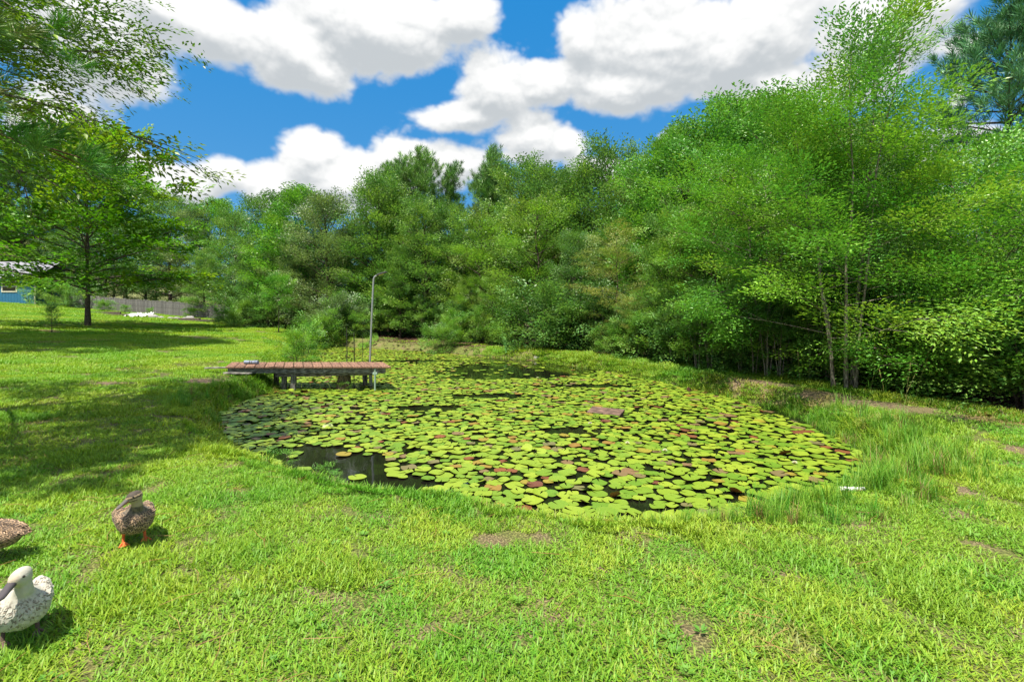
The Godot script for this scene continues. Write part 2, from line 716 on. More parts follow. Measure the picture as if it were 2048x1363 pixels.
func make_grass() -> void:
	# round patches of turf in three grades of detail, each full, worn or lush
	var grade := []
	for g in [[0.19, 620, 0.03, 0.065, 0.0068], [0.42, 900, 0.04, 0.085, 0.0125], [1.1, 1500, 0.06, 0.14, 0.026]]:
		var sd: int = 100 + grade.size() * 10
		grade.append([tuft(sd, g[1], g[0], g[2], g[3], g[4], 0.55, 1.4, 0.5, 0.17), tuft(sd + 1, int(g[1] * 0.6), g[0], g[2] * 0.9, g[3] * 0.9, g[4], 0.6, 1.45, 0.4, 0.42), tuft(sd + 2, g[1], g[0], g[2] * 1.3, g[3] * 1.4, g[4], 0.3, 1.2, 0.7, 0.06)])
	var small := tuft(130, 24, 0.055, 0.04, 0.09, 0.006, 0.3, 1.3, 0.7, 0.1)
	var tall := [tuft(111, 22, 0.07, 0.16, 0.42, 0.007, 0.05, 0.5, 0.9, 0.08), tuft(112, 18, 0.08, 0.2, 0.6, 0.008, 0.03, 0.45, 0.8, 0.05)]
	var tw := [[], []]
	var tt := [PackedColorArray(), PackedColorArray()]
	rng.seed = 77
	var lawn := []
	for k in 3:
		var o := Node3D.new()
		o.name = ["lawn_grass", "worn_grass", "lush_grass"][k]
		add_child(o)
		tag(o, ["short green mown grass covering the lawn", "thin straw flecked grass over the worn places", "longer darker grass growing in tufts over the lawn"][k], "grass", "", "stuff")
		lawn.append(o)
	# [from, to, spacing, size, grade]
	for band in [[0.9, 5.2, 0.215, 1.0, 0], [5.2, 10.0, 0.3, 1.25, 0], [10.0, 20.0, 0.5, 1.0, 1], [20.0, 34.0, 0.75, 1.3, 1], [34.0, 56.0, 1.5, 1.15, 2]]:
		var lw := [[], [], []]
		var lt := [PackedColorArray(), PackedColorArray(), PackedColorArray()]
		var st: float = band[2]
		var rad: float = [0.19, 0.42, 1.1][band[4]] * band[3]
		var d: float = band[0]
		while d < band[1]:
			var half := 1.12 * d + 1.6
			var x := -half
			while x < half:
				var px := x + rr(-0.5, 0.5) * st
				var pz := -d + rr(-0.5, 0.5) * st
				x += st
				if pz > -0.9:
					continue
				var s := lookup(sdf_pond, px, pz)
				if s < rad * 0.8:
					continue
				var w := lookup(sdf_wood, px, pz)
				if w < rad and (px > 0.0 or rng.randf() > 0.4 + w):
					continue
				if pz < -21.0 and px > -9.0 and rng.randf() < 0.75:
					continue
				var b := bare(px, pz)
				if rng.randf() < b * 1.8 - 0.5:
					continue
				var n := noise_a.get_noise_2d(px * 1.5 + 20.0, pz * 1.5)
				var k := 1 if b > 0.12 + 0.2 * rng.randf() else (2 if n > 0.12 else 0)
				var size: float = band[3] * rr(0.85, 1.1)
				var e := rad * 0.7
				var nn := Vector3(ground(px - e, pz) - ground(px + e, pz), 2.0 * e, ground(px, pz - e) - ground(px, pz + e)).normalized()
				var bs := Basis(Quaternion(Vector3.UP, nn)) * Basis(Vector3.UP, rr(0, TAU))
				lw[k].append(Transform3D(bs.scaled_local(Vector3(size, size * rr(0.8, 1.1), size)), Vector3(px, ground(px, pz), pz)))
				lt[k].append(lawn_tint(px, pz))
			d += st
		for k in 3:
			if lw[k].size():
				scatter("turf", grade[band[4]][k], lw[k], lt[k], lawn[k])
	# small tufts close to the waterline, the track and the wood
	var ew := []
	var et := PackedColorArray()
	for q in 110000:
		var d := 3.2 + 17.0 * pow(rng.randf(), 1.25)
		var px := rr(-1.08, 1.08) * d
		var s := lookup(sdf_pond, px, -d)
		var w := lookup(sdf_wood, px, -d)
		if not (s > 0.03 and s < (0.36 if d < 9.0 else 0.6) or w > -0.2 and w < 0.5 and px > 0.0):
			continue
		if rng.randf() < bare(px, -d) or d > 14.0 and px < 1.0 and rng.randf() < 0.7:
			continue
		var size := rr(0.9, 1.5) * (1.0 + d / 16.0)
		ew.append(Transform3D(Basis(Vector3.UP, rr(0, TAU)).scaled(Vector3.ONE * size), Vector3(px, ground(px, -d), -d)))
		et.append(lawn_tint(px, -d))
	tag(scatter("edge_grass", small, ew, et), "small tufts of grass along the waterline and the wood", "grass", "", "stuff")
	# tall grass on the banks
	rng.seed = 78
	for q in 26000:
		var d := 3.4 + 20.0 * pow(rng.randf(), 1.5)
		var px := rr(-1.0, 1.0) * (1.05 * d)
		var pz := -d
		var s := lookup(sdf_pond, px, pz)
		if s < -0.12 or s > 1.4:
			continue
		# how much tall grass this stretch of bank carries
		var amount := 0.12
		if px > 1.0 and d < 16.0:
			amount = 0.55
		if px > 2.8 and d < 8.5:
			amount = 1.0
		if px < -3.6 and d > 7.5 and d < 12.0:
			amount = 1.0
		if px < -4.0 and d >= 12.0:
			amount = 0.5
		if d > 17.0 and px > -8.0:
			amount = 0.35
		if px > 0.0 and d < 9.0:
			amount = lerpf(0.1, 1.0, smoothstep(0.6, 3.2, px + noise_a.get_noise_2d(px * 1.3, pz * 1.3) * 1.6))
		if rng.randf() > amount * smoothstep(1.1, 0.15, s) or bare(px, pz) > 0.3:
			continue
		if noise_a.get_noise_2d(px * 2.0, pz * 2.0 + 30.0) < -0.25:
			continue
		var k := 1 if rng.randf() < 0.35 and amount > 0.5 else 0
		var size := rr(0.42, 0.82) * lerpf(0.6, 1.0, amount) * smoothstep(2.2, 0.3, s)
		if amount < 0.2:
			size *= 0.7
		tw[k].append(Transform3D(Basis(Vector3.UP, rr(0, TAU)).scaled(Vector3(size, size, size)), Vector3(px, ground(px, pz), pz)))
		var c := Color(0.10, 0.32, 0.028).lerp(Color(0.24, 0.42, 0.04), rng.randf())
		if rng.randf() < 0.06:
			c = Color(0.30, 0.22, 0.09)
		tt[k].append(c)
	for k in 2:
		var o := scatter("bank_grass", tall[k], tw[k], tt[k])
		tag(o, ["long grass hanging over the pond banks", "tall upright blades standing on the pond banks"][k], "grass", "", "stuff")
	# low broad-leaved weeds scattered through the lawn
	var rs := Shape.new()
	for i in 8:
		var a := TAU * i / 8.0 + rr(-0.3, 0.3)
		var k := rr(0.8, 1.2)
		rs.leaf(Vector3(cos(a) * 0.006, 0.012, sin(a) * 0.006), Vector3(cos(a), rr(0.25, 0.6), sin(a)).normalized(), Vector3.UP, rr(0.035, 0.06), rr(0.016, 0.026), 0.12, Color(k, k, k))
	var ww := []
	var wt := PackedColorArray()
	for q in 420:
		var d := 1.4 + 8.0 * pow(rng.randf(), 1.4)
		var px := rr(-1.1, 1.1) * d
		if lookup(sdf_pond, px, -d) < 0.15 or lookup(sdf_wood, px, -d) < 0.2 or noise_a.get_noise_2d(px * 2.5 + 80.0, d * 2.5) < -0.2:
			continue
		ww.append(Transform3D(Basis(Vector3.UP, rr(0, TAU)).scaled(Vector3.ONE * rr(0.45, 0.85)), Vector3(px, ground(px, -d), -d)))
		wt.append(Color(0.11, 0.3, 0.035).lerp(Color(0.2, 0.38, 0.05), rng.randf()))
	tag(scatter("lawn_weeds", rs.commit(mats.grass), ww, wt), "low broad leaved weeds scattered through the lawn", "weeds", "", "stuff")
	# brown fallen leaves under the trees and on the far bank
	var ls := Shape.new()
	for i in 14:
		var a := rr(0, TAU)
		var tone := rr(0.6, 1.3)
		ls.leaf(Vector3(rr(-0.22, 0.22), rr(0.004, 0.03), rr(-0.22, 0.22)), Vector3(cos(a), rr(-0.05, 0.15), sin(a)).normalized(), Vector3(rr(-0.3, 0.3), 1, rr(-0.3, 0.3)).normalized(), rr(0.06, 0.13), rr(0.03, 0.06), 0.2, Color(tone, tone * rr(0.85, 1.05), tone))
	var fw := []
	var ft := PackedColorArray()
	for q in 9000:
		var d := rr(6.0, 31.0)
		var px := rr(-0.5, 1.05) * d
		var w := lookup(sdf_wood, px, -d)
		if w > (0.15 if px > 2.0 else 0.7) + 0.4 * noise_a.get_noise_2d(px, d) and not (d > 20.5 and px > -9.0 and w < 2.9) or w < -2.0 or lookup(sdf_pond, px, -d) < 0.1:
			continue
		fw.append(Transform3D(Basis(Vector3.UP, rr(0, TAU)), Vector3(px, ground(px, -d), -d)))
		ft.append(Color(0.20, 0.10, 0.05).lerp(Color(0.33, 0.20, 0.13), rng.randf()))
	tag(scatter("leaf_litter", ls.commit(mats.rough), fw, ft), "brown fallen leaves under the wood and on the far bank", "leaf litter", "", "stuff")
	# fallen pine needles lying on the lawn
	var ns := Shape.new()
	ns.tube(PackedVector3Array([Vector3(-0.09, 0, 0), Vector3(0, 0.006, 0.012), Vector3(0.09, 0, 0)]), PackedFloat32Array([0.0012, 0.0014, 0.001]), 4, Color.WHITE)
	var nw := []
	var nt := PackedColorArray()
	for q in 260:
		var d := rr(1.8, 7.0)
		var px := rr(-1.1, 0.9) * d
		if lookup(sdf_pond, px, -d) < 0.3:
			continue
		nw.append(Transform3D(Basis(Vector3.UP, rr(0, TAU)) * Basis(Vector3.FORWARD, rr(-0.12, 0.12)), Vector3(px, ground(px, -d) + rr(0.02, 0.045), -d)))
		nt.append(Color(0.30, 0.12, 0.04).lerp(Color(0.36, 0.22, 0.09), rng.randf()))
	var no := scatter("pine_needle_litter", ns.commit(mats.plain), nw, nt)
	tag(no, "rusty fallen pine needles lying in the lawn", "pine needles", "", "stuff")


# ---------------------------------------------------------------- lily pads
func pad_mesh(seed_: int, cup: float, wave: float, fold: float) -> ArrayMesh:
	rng.seed = seed_
	var sh := Shape.new()
	var seg := 22
	var notch := rr(0.12, 0.4)
	var ph := rr(0, TAU)
	for layer in 2:
		var up := layer == 0
		var y0 := 0.0 if up else -0.02
		var col := Color.WHITE if up else Color(2.6, 0.3, 0.9)
		var mid := sh.vert(Vector3(0.0, y0, 0), Vector3.UP if up else Vector3.DOWN, col)
		var first := sh.v.size()
		for ring in 2:
			var r := 0.6 if ring == 0 else 1.0
			for i in seg + 1:
				var a := notch * 0.5 + (TAU - notch) * i / seg
				var rad := r * (1.0 + 0.03 * sin(5.0 * a + ph) * r)
				var y := y0 + cup * pow(r, 3.0) + wave * sin(3.0 * a + ph) * pow(r, 4.0)
				var p := Vector3(cos(a) * rad, y, sin(a) * rad)
				if fold > 0.0 and p.x < 0.0:
					p = Vector3(p.x * cos(fold), p.y - p.x * sin(fold), p.z)
				var nn := Vector3(-cos(a) * cup * 1.5 * r, 1.0, -sin(a) * cup * 1.5 * r).normalized()
				if fold > 0.0 and p.x < -0.05:
					nn = Vector3(sin(fold), cos(fold), 0)
				# a paler vein line now and then
				var vein := 1.0 + (0.14 if i % 2 == 0 else -0.08)
				sh.vert(p, nn if up else -nn, col * Color(vein, vein, vein, 1.0) if up else col)
		var row := seg + 1
		for i in seg:
			sh.face(mid, first + i, first + i + 1)
			sh.face(first + i, first + i + 1, first + row + i + 1)
			sh.face(first + i, first + row + i + 1, first + row + i)
	return sh.commit(mats.pad)


func make_lilies() -> void:
	var flats := [pad_mesh(201, 0.04, 0.03, 0.0), pad_mesh(202, -0.02, 0.06, 0.0), pad_mesh(203, 0.09, 0.05, 0.0), pad_mesh(204, 0.03, 0.09, 0.0)]
	var curled := [pad_mesh(205, 0.16, 0.10, 0.0), pad_mesh(206, 0.05, 0.04, 0.8), pad_mesh(207, 0.1, 0.08, 1.2)]
	rng.seed = 300
	var cell := {}
	var pads := []
	for q in 170000:
		var d := 3.6 + 22.5 * pow(rng.randf(), 1.3)
		var x := lerpf(-12.5, 4.6, rng.randf())
		var s := lookup(sdf_pond, x, -d)
		if s > -0.07:
			continue
		var r := 0.05 + 0.055 * pow(rng.randf(), 0.8)
		var cover := 0.95
		# stretches of open water
		for o in [[-2.05, -5.45, 0.85, 0.62], [-1.45, -4.95, 0.6, 0.42], [-2.6, -6.1, 0.55, 0.3], [0.2, -15.0, 2.6, 2.2], [0.9, -18.0, 2.6, 1.3], [-0.7, -13.2, 1.3, 0.5], [1.9, -11.6, 1.0, 0.35], [0.9, -7.2, 0.5, 0.22], [-1.6, -8.9, 0.8, 0.3], [-3.5, -17.6, 1.6, 0.5], [-0.4, -10.2, 1.0, 0.3]]:
			var e: float = Vector2((x - o[0]) / o[2], (-d - o[1]) / o[3]).length()
			cover = minf(cover, smoothstep(0.7, 1.3, e) + 0.04)
		cover *= smoothstep(-0.5, 0.05, noise_a.get_noise_2d(x * 2.2, d * 2.2)) * 0.5 + 0.5
		if noise_b.get_noise_2d(x * 2.2 + 70.0, d * 2.2) * 0.8 + 0.5 > cover:
			continue
		var key := Vector2i(int(floor(x / 0.26)), int(floor(d / 0.26)))
		var free := true
		for ox in [-1, 0, 1]:
			for oz in [-1, 0, 1]:
				for p in cell.get(key + Vector2i(ox, oz), []):
					if Vector2(p.x - x, p.y - d).length() < (p.z + r) * 0.72:
						free = false
						break
				if not free:
					break
			if not free:
				break
		if not free:
			continue
		if not cell.has(key):
			cell[key] = []
		cell[key].append(Vector3(x, d, r))
		pads.append([x, d, r])
	pads.sort_custom(func(a, b): return a[1] / a[2] < b[1] / b[2])
	print("pads ", pads.size())
	var rest_w := [[], [], [], []]
	var rest_t := [PackedColorArray(), PackedColorArray(), PackedColorArray(), PackedColorArray()]
	var made := 0
	var toned := {}
	for p in pads:
		var kind := rng.randf()
		var tone := rng.randf()
		var col := Color(0.115, 0.225, 0.018).lerp(Color(0.26, 0.345, 0.03), tone)
		var label := "round green lily pad floating flat on the pond"
		var group := "flat green lily pads"
		var which := rng.randi() % 4
		var mesh: ArrayMesh = flats[which]
		var tilt := rr(-0.07, 0.07)
		var rise := 0.008 + rr(0.0, 0.012)
		var size: float = p[2]
		if kind < 0.028:
			col = Color(0.22, 0.085, 0.03).lerp(Color(0.13, 0.05, 0.03), tone)
			label = "rust red old lily pad lying among green ones"
			group = "rusty red lily pads"
			size *= 0.85
		elif kind < 0.075:
			col = Color(0.27, 0.25, 0.03).lerp(Color(0.25, 0.15, 0.035), tone)
			label = "yellowing lily pad lying among green ones"
			group = "yellowing lily pads"
		elif kind < 0.115:
			col = Color(0.15, 0.15, 0.06).lerp(Color(0.2, 0.12, 0.06), tone)
			label = "dull brownish lily pad lying among green ones"
			group = "brownish lily pads"
		elif kind < 0.15:
			mesh = curled[rng.randi() % 3]
			label = "lily pad with its red underside curled up above the water"
			group = "curled lily pads"
			size *= 0.8
			tilt = rr(-0.5, 0.5)
			rise = 0.03
		var s := lookup(sdf_pond, p[0], -p[1])
		if group == "flat green lily pads":
			label = ("small" if p[2] < 0.075 else ("large" if p[2] > 0.094 else "middling")) + " round green lily pad floating flat "
			if s > -0.3:
				label += "against the bank grass"
			elif Vector2(p[0] + 2.0, (p[1] - 5.4) * 1.3).length() < 1.5:
				label += "beside the open dark water"
			else:
				label += "amid other pads"
			group = "flat green lily pads " + label.get_slice(" flat ", 1)
		var t := Transform3D((Basis(Vector3.UP, rr(0, TAU)) * Basis(Vector3.RIGHT, tilt)).scaled(Vector3(size, size, size)), Vector3(p[0], WATER + rise, -p[1]))
		if made < 300:
			made += 1
			# the tint sits in the material: a few shared ones for each tone
			var key := "%s%d" % [group.get_slice(" pads", 0), int(tone * 9.0)]
			if not toned.has(key):
				var m: StandardMaterial3D = mats.pad.duplicate()
				m.albedo_color = col.linear_to_srgb()
				toned[key] = m
			var o := single("lily_pad", mesh, label, "lily pad", Vector3.ZERO, group)
			o.transform = t
			o.material_override = toned[key]
		else:
			rest_w[which].append(t)
			rest_t[which].append(col)
	var far := Node3D.new()
	far.name = "distant_lily_pads"
	add_child(far)
	tag(far, "mass of small lily pads over the far water", "lily pads", "", "stuff")
	for k in 4:
		if rest_w[k].size():
			scatter("pad_cover", flats[k], rest_w[k], rest_t[k], far)
	# a few white water lily flowers
	var sh := Shape.new()
	rng.seed = 310
	for ringn in 3:
		for i in 8:
			var a := TAU * (i + 0.5 * ringn) / 8.0
			var lift := 0.25 + 0.45 * ringn
			var dir := Vector3(cos(a) * cos(lift), sin(lift), sin(a) * cos(lift))
			sh.leaf(Vector3(0, 0.012, 0), dir, Vector3(-cos(a) * sin(lift), cos(lift), -sin(a) * sin(lift)), 0.04 - 0.005 * ringn, 0.017, 0.15, Color(0.7, 0.69, 0.65))
	sh.ball(Vector3(0, 0.02, 0), Vector3(0.012, 0.012, 0.012), Color(0.75, 0.5, 0.06), 4, 6)
	var flower := sh.commit(mats.leaf)
	for f in [[1255, 890], [1590, 930], [1180, 850], [1330, 905], [905, 738], [1075, 757]]:
		var d: float = (EYE - WATER) * FOCAL / (f[1] - HORIZON)
		single("water_lily_flower", flower, "small white water lily flower open between the pads", "flower", Vector3((f[0] - 1024.0) / FOCAL * d, WATER + 0.015, -d), "white water lily flowers")


# ---------------------------------------------------------------- trees
# a spray of leaves as a list: [place, direction, upper side, length, width, fold, tone]
func spray(seed_: int, count: int, length: float, spread: float, leaf_l: float, leaf_w: float, thick: float) -> Array:
	rng.seed = seed_
	var out := []
	for i in count:
		var t := (i + rr(0.2, 0.8)) / count
		var side := 1.0 if i % 2 == 0 else -1.0
		var off := spread * sin(PI * (0.15 + 0.75 * t)) * rng.randf() * side
		var p := Vector3(t * length * (1.0 - 0.25 * absf(off) / spread), rr(-thick, thick) - 0.12 * length * t * t, off)
		var a := side * rr(0.2, 1.3)
		var d := Vector3(cos(a), rr(-0.45, 0.25), sin(a)).normalized()
		var up := Vector3(rr(-0.5, 0.5), 1.0, rr(-0.5, 0.5)).normalized()
		var k := rr(0.72, 1.28)
		out.append([p, d, up, leaf_l * rr(0.7, 1.2), leaf_w * rr(0.75, 1.15), rr(0.08, 0.3), Color(k * rr(0.88, 1.18), k, k * rr(0.8, 1.2))])
	return out


# a tuft of pine needles, in the same form; a needle is a very narrow leaf
func needle_tuft(seed_: int, count: int, length: float, width: float, stem: float) -> Array:
	rng.seed = seed_
	var out := []
	for i in count:
		var t := rng.randf()
		var a := rr(0, TAU)
		var open := rr(0.25, 1.15) * lerpf(1.2, 0.6, t)
		var d := Vector3(cos(open), sin(open) * cos(a) - 0.12, sin(open) * sin(a)).normalized()
		var up := Vector3(rr(-1, 1), rr(-1, 1), rr(-1, 1)).normalized()
		var k := rr(0.7, 1.3)
		out.append([Vector3(t * stem, 0, 0), d, up, length * rr(0.7, 1.1), width, 0.05, Color(k * rr(0.85, 1.2), k, k * rr(0.8, 1.2))])
	return out


func outline(kind: String, t: float) -> float:
	match kind:
		"cone":
			return lerpf(1.0, 0.1, pow(t, 0.75))
		"column":
			return 0.55 + 0.45 * sin(PI * clampf(t * 1.05, 0.0, 1.0)) - 0.4 * pow(t, 5.0)
		"broad":
			return sqrt(maxf(0.03, 1.0 - pow(t * 0.98, 2.6)))
		"umbrella":
			return 0.35 + 0.65 * sin(PI * pow(t, 0.8) * 0.92)
	return sqrt(maxf(0.04, 1.0 - pow((t - 0.42) / 0.6, 2.0)))


# s: height, base (lowest limb, share of height), radius, trunk, stems, limbs, shape, low and high (limb angles), mesh, tints, size, subs, each
func grow(s: Dictionary) -> Array:
	rng.seed = s.seed
	var bark := Shape.new()
	var crown := Shape.new()
	var list: Array = s.mesh
	var h: float = s.height
	var wood_col: Color = s.get("bark", Color(0.16, 0.12, 0.09))
	var stems := []
	var count: int = s.get("stems", 1)
	var lean: Vector3 = s.get("lean", Vector3.ZERO)
	for k in count:
		var a := TAU * k / count + rr(-0.4, 0.4)
		var spread: float = s.get("spread", 0.0) * (1.0 if count > 1 else 0.0)
		var pts := PackedVector3Array()
		var rad := PackedFloat32Array()
		var top := h * (1.0 if k == 0 else rr(0.75, 0.95))
		for i in 9:
			var t := i / 8.0
			var p := Vector3(cos(a), 0, sin(a)) * (0.06 * count * 0.5 * (1.0 if count > 1 else 0.0) + spread * pow(t, 1.2)) + lean * t * t * h + Vector3(rr(-1, 1), 0, rr(-1, 1)) * 0.018 * h * t
			p.y = top * t - (0.25 if i == 0 else 0.0)
			pts.append(p)
			rad.append(s.trunk * lerpf(1.0, 0.08, pow(t, 0.8)) * (1.25 if i == 0 else 1.0) * (1.0 if k == 0 else rr(0.6, 0.9)))
		bark.tube(pts, rad, 7, wood_col)
		stems.append(pts)
	var limbs: int = s.limbs
	var tints: Array = s.tints
	for i in limbs:
		var st: PackedVector3Array = stems[i % count]
		var t := (i + rng.randf()) / limbs
		var up: float = lerpf(s.base, 0.985, t)
		var f := up * 8.0
		var b := int(minf(f, 7.0))
		var start := st[b].lerp(st[b + 1], f - b)
		var az := i * 2.39996 + rr(-0.5, 0.5)
		if s.has("toward") and rng.randf() < 0.5:
			az = s.toward + rr(-0.9, 0.9)
		var reach: float = s.radius * outline(s.shape, t) * rr(0.72, 1.12)
		var rise: float = lerpf(s.low, s.high, t) + rr(-0.15, 0.15)
		var dir := Vector3(cos(az) * cos(rise), sin(rise), sin(az) * cos(rise))
		var bend: float = s.get("bend", -0.25)
		var pts := PackedVector3Array()
		var rad := PackedFloat32Array()
		var p := start
		var d := dir
		var wob := Vector3(rr(-1, 1), rr(-0.5, 0.5), rr(-1, 1)) * 0.18
		var base_r: float = clampf(s.trunk * s.get("limb", 1.0) * 0.42 * (1.0 - 0.6 * t), 0.006, 0.2)
		for q in 6:
			pts.append(p)
			rad.append(base_r * lerpf(1.0, 0.15, q / 5.0))
			p += d * reach / 5.0
			d = (d + Vector3(0, bend * 0.2, 0) + wob * rr(-0.6, 1.0) * 0.5).normalized()
		bark.tube(pts, rad, 5, wood_col)
		var subs: int = maxi(2, int(round(s.subs * sqrt(reach / s.radius))))
		var limb_tint: Color = tints[rng.randi() % tints.size()]
		for j in subs + 1:
			var u := rr(0.22, 1.0) if j < subs else 1.0
			var g := u * 5.0
			var gb := int(minf(g, 4.0))
			var sp := pts[gb].lerp(pts[gb + 1], g - gb)
			var along := (pts[gb + 1] - pts[gb]).normalized()
			var turn := rr(0.35, 1.15) * (1.0 if j % 2 == 0 else -1.0) if j < subs else 0.0
			var sd := (along.rotated(Vector3.UP, turn) + Vector3(0, rr(-0.25, 0.3) + s.get("lift", 0.0), 0)).normalized()
			var sl := reach * rr(0.22, 0.42) * (1.15 - 0.5 * u)
			var e := sp + sd * sl + Vector3(0, bend * sl * 0.4, 0)
			bark.tube(PackedVector3Array([sp, sp.lerp(e, 0.5) - Vector3(0, bend * sl * 0.1, 0), e]), PackedFloat32Array([base_r * 0.35, base_r * 0.22, base_r * 0.08]), 3, wood_col)
			var each: int = s.each
			for k in each:
				var w := (k + rr(0.4, 1.0)) / each
				var q: Vector3 = sp.lerp(e, w) + Vector3(rr(-1, 1), rr(-0.6, 0.6), rr(-1, 1)) * s.size * s.get("loose", 0.28)
				var ld := (sd.rotated(Vector3.UP, rr(-1.0, 1.0)) + Vector3(0, rr(-0.3, 0.35) + s.get("tip", 0.0), 0)).normalized()
				var uu: Vector3 = (Vector3.UP + Vector3(rr(-1, 1), 0, rr(-1, 1)) * s.get("tumble", 0.4)).normalized()
				var zz := ld.cross(uu).normalized()
				var yy := zz.cross(ld).normalized()
				var sc: float = s.size * rr(0.75, 1.2)
				var c := limb_tint.lerp(tints[rng.randi() % tints.size()], rr(0.0, 0.6))
				var kk := rr(0.7, 1.3)
				c = Color(c.r * kk, c.g * kk, c.b * kk)
				var bs := Basis(ld, yy, zz)
				for lf in list:
					crown.leaf(q + bs * (lf[0] as Vector3) * sc, bs * (lf[1] as Vector3), bs * (lf[2] as Vector3), lf[3] * sc, lf[4] * sc, lf[5], c * (lf[6] as Color))
	return [bark.commit(mats.bark), crown.commit(s.get("leaf", mats.leaf))]


func tree(called: String, s: Dictionary, where: Vector3, label: String, category := "tree", group := "") -> Node3D:
	var o := thing(called, label, category, where, group)
	var g := grow(s)
	part(o, s.get("stem_name", "trunk"), g[0])
	part(o, "crown" if category == "tree" else "foliage", g[1])
	return o


var sprays := {}
var protos := {}


func make_trees() -> void:
	sprays.oak = spray(401, 26, 0.75, 0.34, 0.135, 0.064, 0.15)
	sprays.oak2 = spray(402, 28, 0.8, 0.4, 0.118, 0.064, 0.18)
	sprays.fine = spray(403, 42, 0.8, 0.34, 0.095, 0.038, 0.13)
	sprays.maple = spray(404, 20, 0.7, 0.36, 0.19, 0.14, 0.07)
	sprays.near = spray(405, 26, 0.42, 0.16, 0.075, 0.034, 0.06)
	sprays.bush = spray(406, 22, 0.5, 0.26, 0.11, 0.055, 0.12)
	sprays.pine = needle_tuft(407, 34, 0.28, 0.016, 0.22)
	sprays.near_pine = needle_tuft(408, 100, 0.23, 0.006, 0.2)

	var deep := [Color(0.1, 0.24, 0.065), Color(0.13, 0.285, 0.075), Color(0.17, 0.33, 0.075)]
	var mid := [Color(0.14, 0.32, 0.07), Color(0.18, 0.375, 0.075), Color(0.24, 0.42, 0.075)]
	var bright := [Color(0.115, 0.35, 0.05), Color(0.16, 0.41, 0.05), Color(0.22, 0.45, 0.055)]
	var lime := [Color(0.15, 0.365, 0.045), Color(0.205, 0.42, 0.045), Color(0.265, 0.45, 0.055), Color(0.105, 0.315, 0.05)]
	var olive := [Color(0.21, 0.3, 0.075), Color(0.28, 0.36, 0.09), Color(0.35, 0.385, 0.12)]
	var grey := [Color(0.15, 0.26, 0.11), Color(0.2, 0.32, 0.13), Color(0.25, 0.36, 0.14)]
	var needle := [Color(0.09, 0.23, 0.045), Color(0.13, 0.29, 0.055), Color(0.17, 0.33, 0.06)]
	var blue_pine := [Color(0.085, 0.25, 0.1), Color(0.12, 0.31, 0.12)]

	# kinds of tree, each grown once and then copied
	var kinds := {
		"deep": {"seed": 1, "height": 10.0, "base": 0.1, "radius": 2.9, "trunk": 0.16, "limbs": 46, "shape": "oval", "low": 0.35, "high": 1.0, "mesh": sprays.oak2, "tints": deep, "size": 1.1, "subs": 5, "each": 4, "tumble": 0.9, "tip": 0.22, "loose": 0.2},
		"mid": {"seed": 2, "height": 10.0, "base": 0.08, "radius": 2.8, "trunk": 0.17, "limbs": 46, "shape": "oval", "low": 0.35, "high": 1.05, "mesh": sprays.oak, "tints": mid, "size": 1.1, "subs": 5, "each": 4, "tumble": 0.9, "tip": 0.22, "loose": 0.2},
		"bright": {"seed": 3, "height": 10.0, "base": 0.15, "radius": 2.4, "trunk": 0.13, "limbs": 42, "shape": "column", "low": 0.45, "high": 1.15, "mesh": sprays.oak, "tints": bright, "size": 1.05, "subs": 5, "each": 4, "tumble": 0.9, "tip": 0.22, "loose": 0.2},
		"grey": {"seed": 4, "height": 10.0, "base": 0.04, "radius": 3.0, "trunk": 0.15, "limbs": 50, "shape": "oval", "low": 0.35, "high": 1.1, "mesh": sprays.oak2, "tints": grey, "size": 1.05, "subs": 5, "each": 4, "leaf": mats.gloss_leaf, "tumble": 0.9, "tip": 0.22, "loose": 0.2},
		"olive": {"seed": 5, "height": 7.0, "base": 0.12, "radius": 2.2, "trunk": 0.09, "limbs": 30, "shape": "umbrella", "low": 0.1, "high": 0.9, "mesh": sprays.fine, "tints": olive, "size": 0.9, "subs": 6, "each": 3},
		"yellow": {"seed": 6, "height": 8.0, "base": 0.1, "radius": 2.6, "trunk": 0.12, "limbs": 38, "shape": "oval", "low": 0.3, "high": 0.95, "mesh": sprays.oak, "tints": [mid[2], mid[1], lime[1], olive[0]], "size": 1.0, "subs": 5, "each": 4, "tumble": 0.9, "tip": 0.22, "loose": 0.2},
		"pine": {"seed": 7, "height": 12.0, "base": 0.42, "radius": 2.2, "trunk": 0.16, "limbs": 42, "shape": "umbrella", "low": 0.1, "high": 1.0, "mesh": sprays.pine, "tints": needle, "size": 1.5, "subs": 6, "each": 4, "leaf": mats.needle, "tip": 0.5, "bend": 0.1, "tumble": 1.0, "bark": Color(0.2, 0.13, 0.09)},
		"pine_thin": {"seed": 8, "height": 12.0, "base": 0.35, "radius": 1.4, "trunk": 0.12, "limbs": 34, "shape": "cone", "low": 0.15, "high": 1.0, "mesh": sprays.pine, "tints": needle, "size": 1.4, "subs": 5, "each": 4, "leaf": mats.needle, "tip": 0.7, "bend": 0.25, "tumble": 1.0, "bark": Color(0.2, 0.13, 0.09)},
		"sapling": {"seed": 9, "height": 5.5, "base": 0.45, "radius": 1.1, "trunk": 0.045, "stems": 2, "spread": 0.5, "limbs": 18, "shape": "oval", "low": 0.1, "high": 1.0, "mesh": sprays.bush, "tints": mid, "size": 0.95, "subs": 5, "each": 3, "bark": Color(0.4, 0.35, 0.28)},
		"stems": {"seed": 10, "height": 6.0, "base": 0.5, "radius": 1.4, "trunk": 0.055, "stems": 4, "spread": 0.8, "limbs": 24, "shape": "oval", "low": 0.2, "high": 1.0, "mesh": sprays.bush, "tints": deep, "size": 1.0, "subs": 5, "each": 3, "bark": Color(0.44, 0.39, 0.32)},
	}
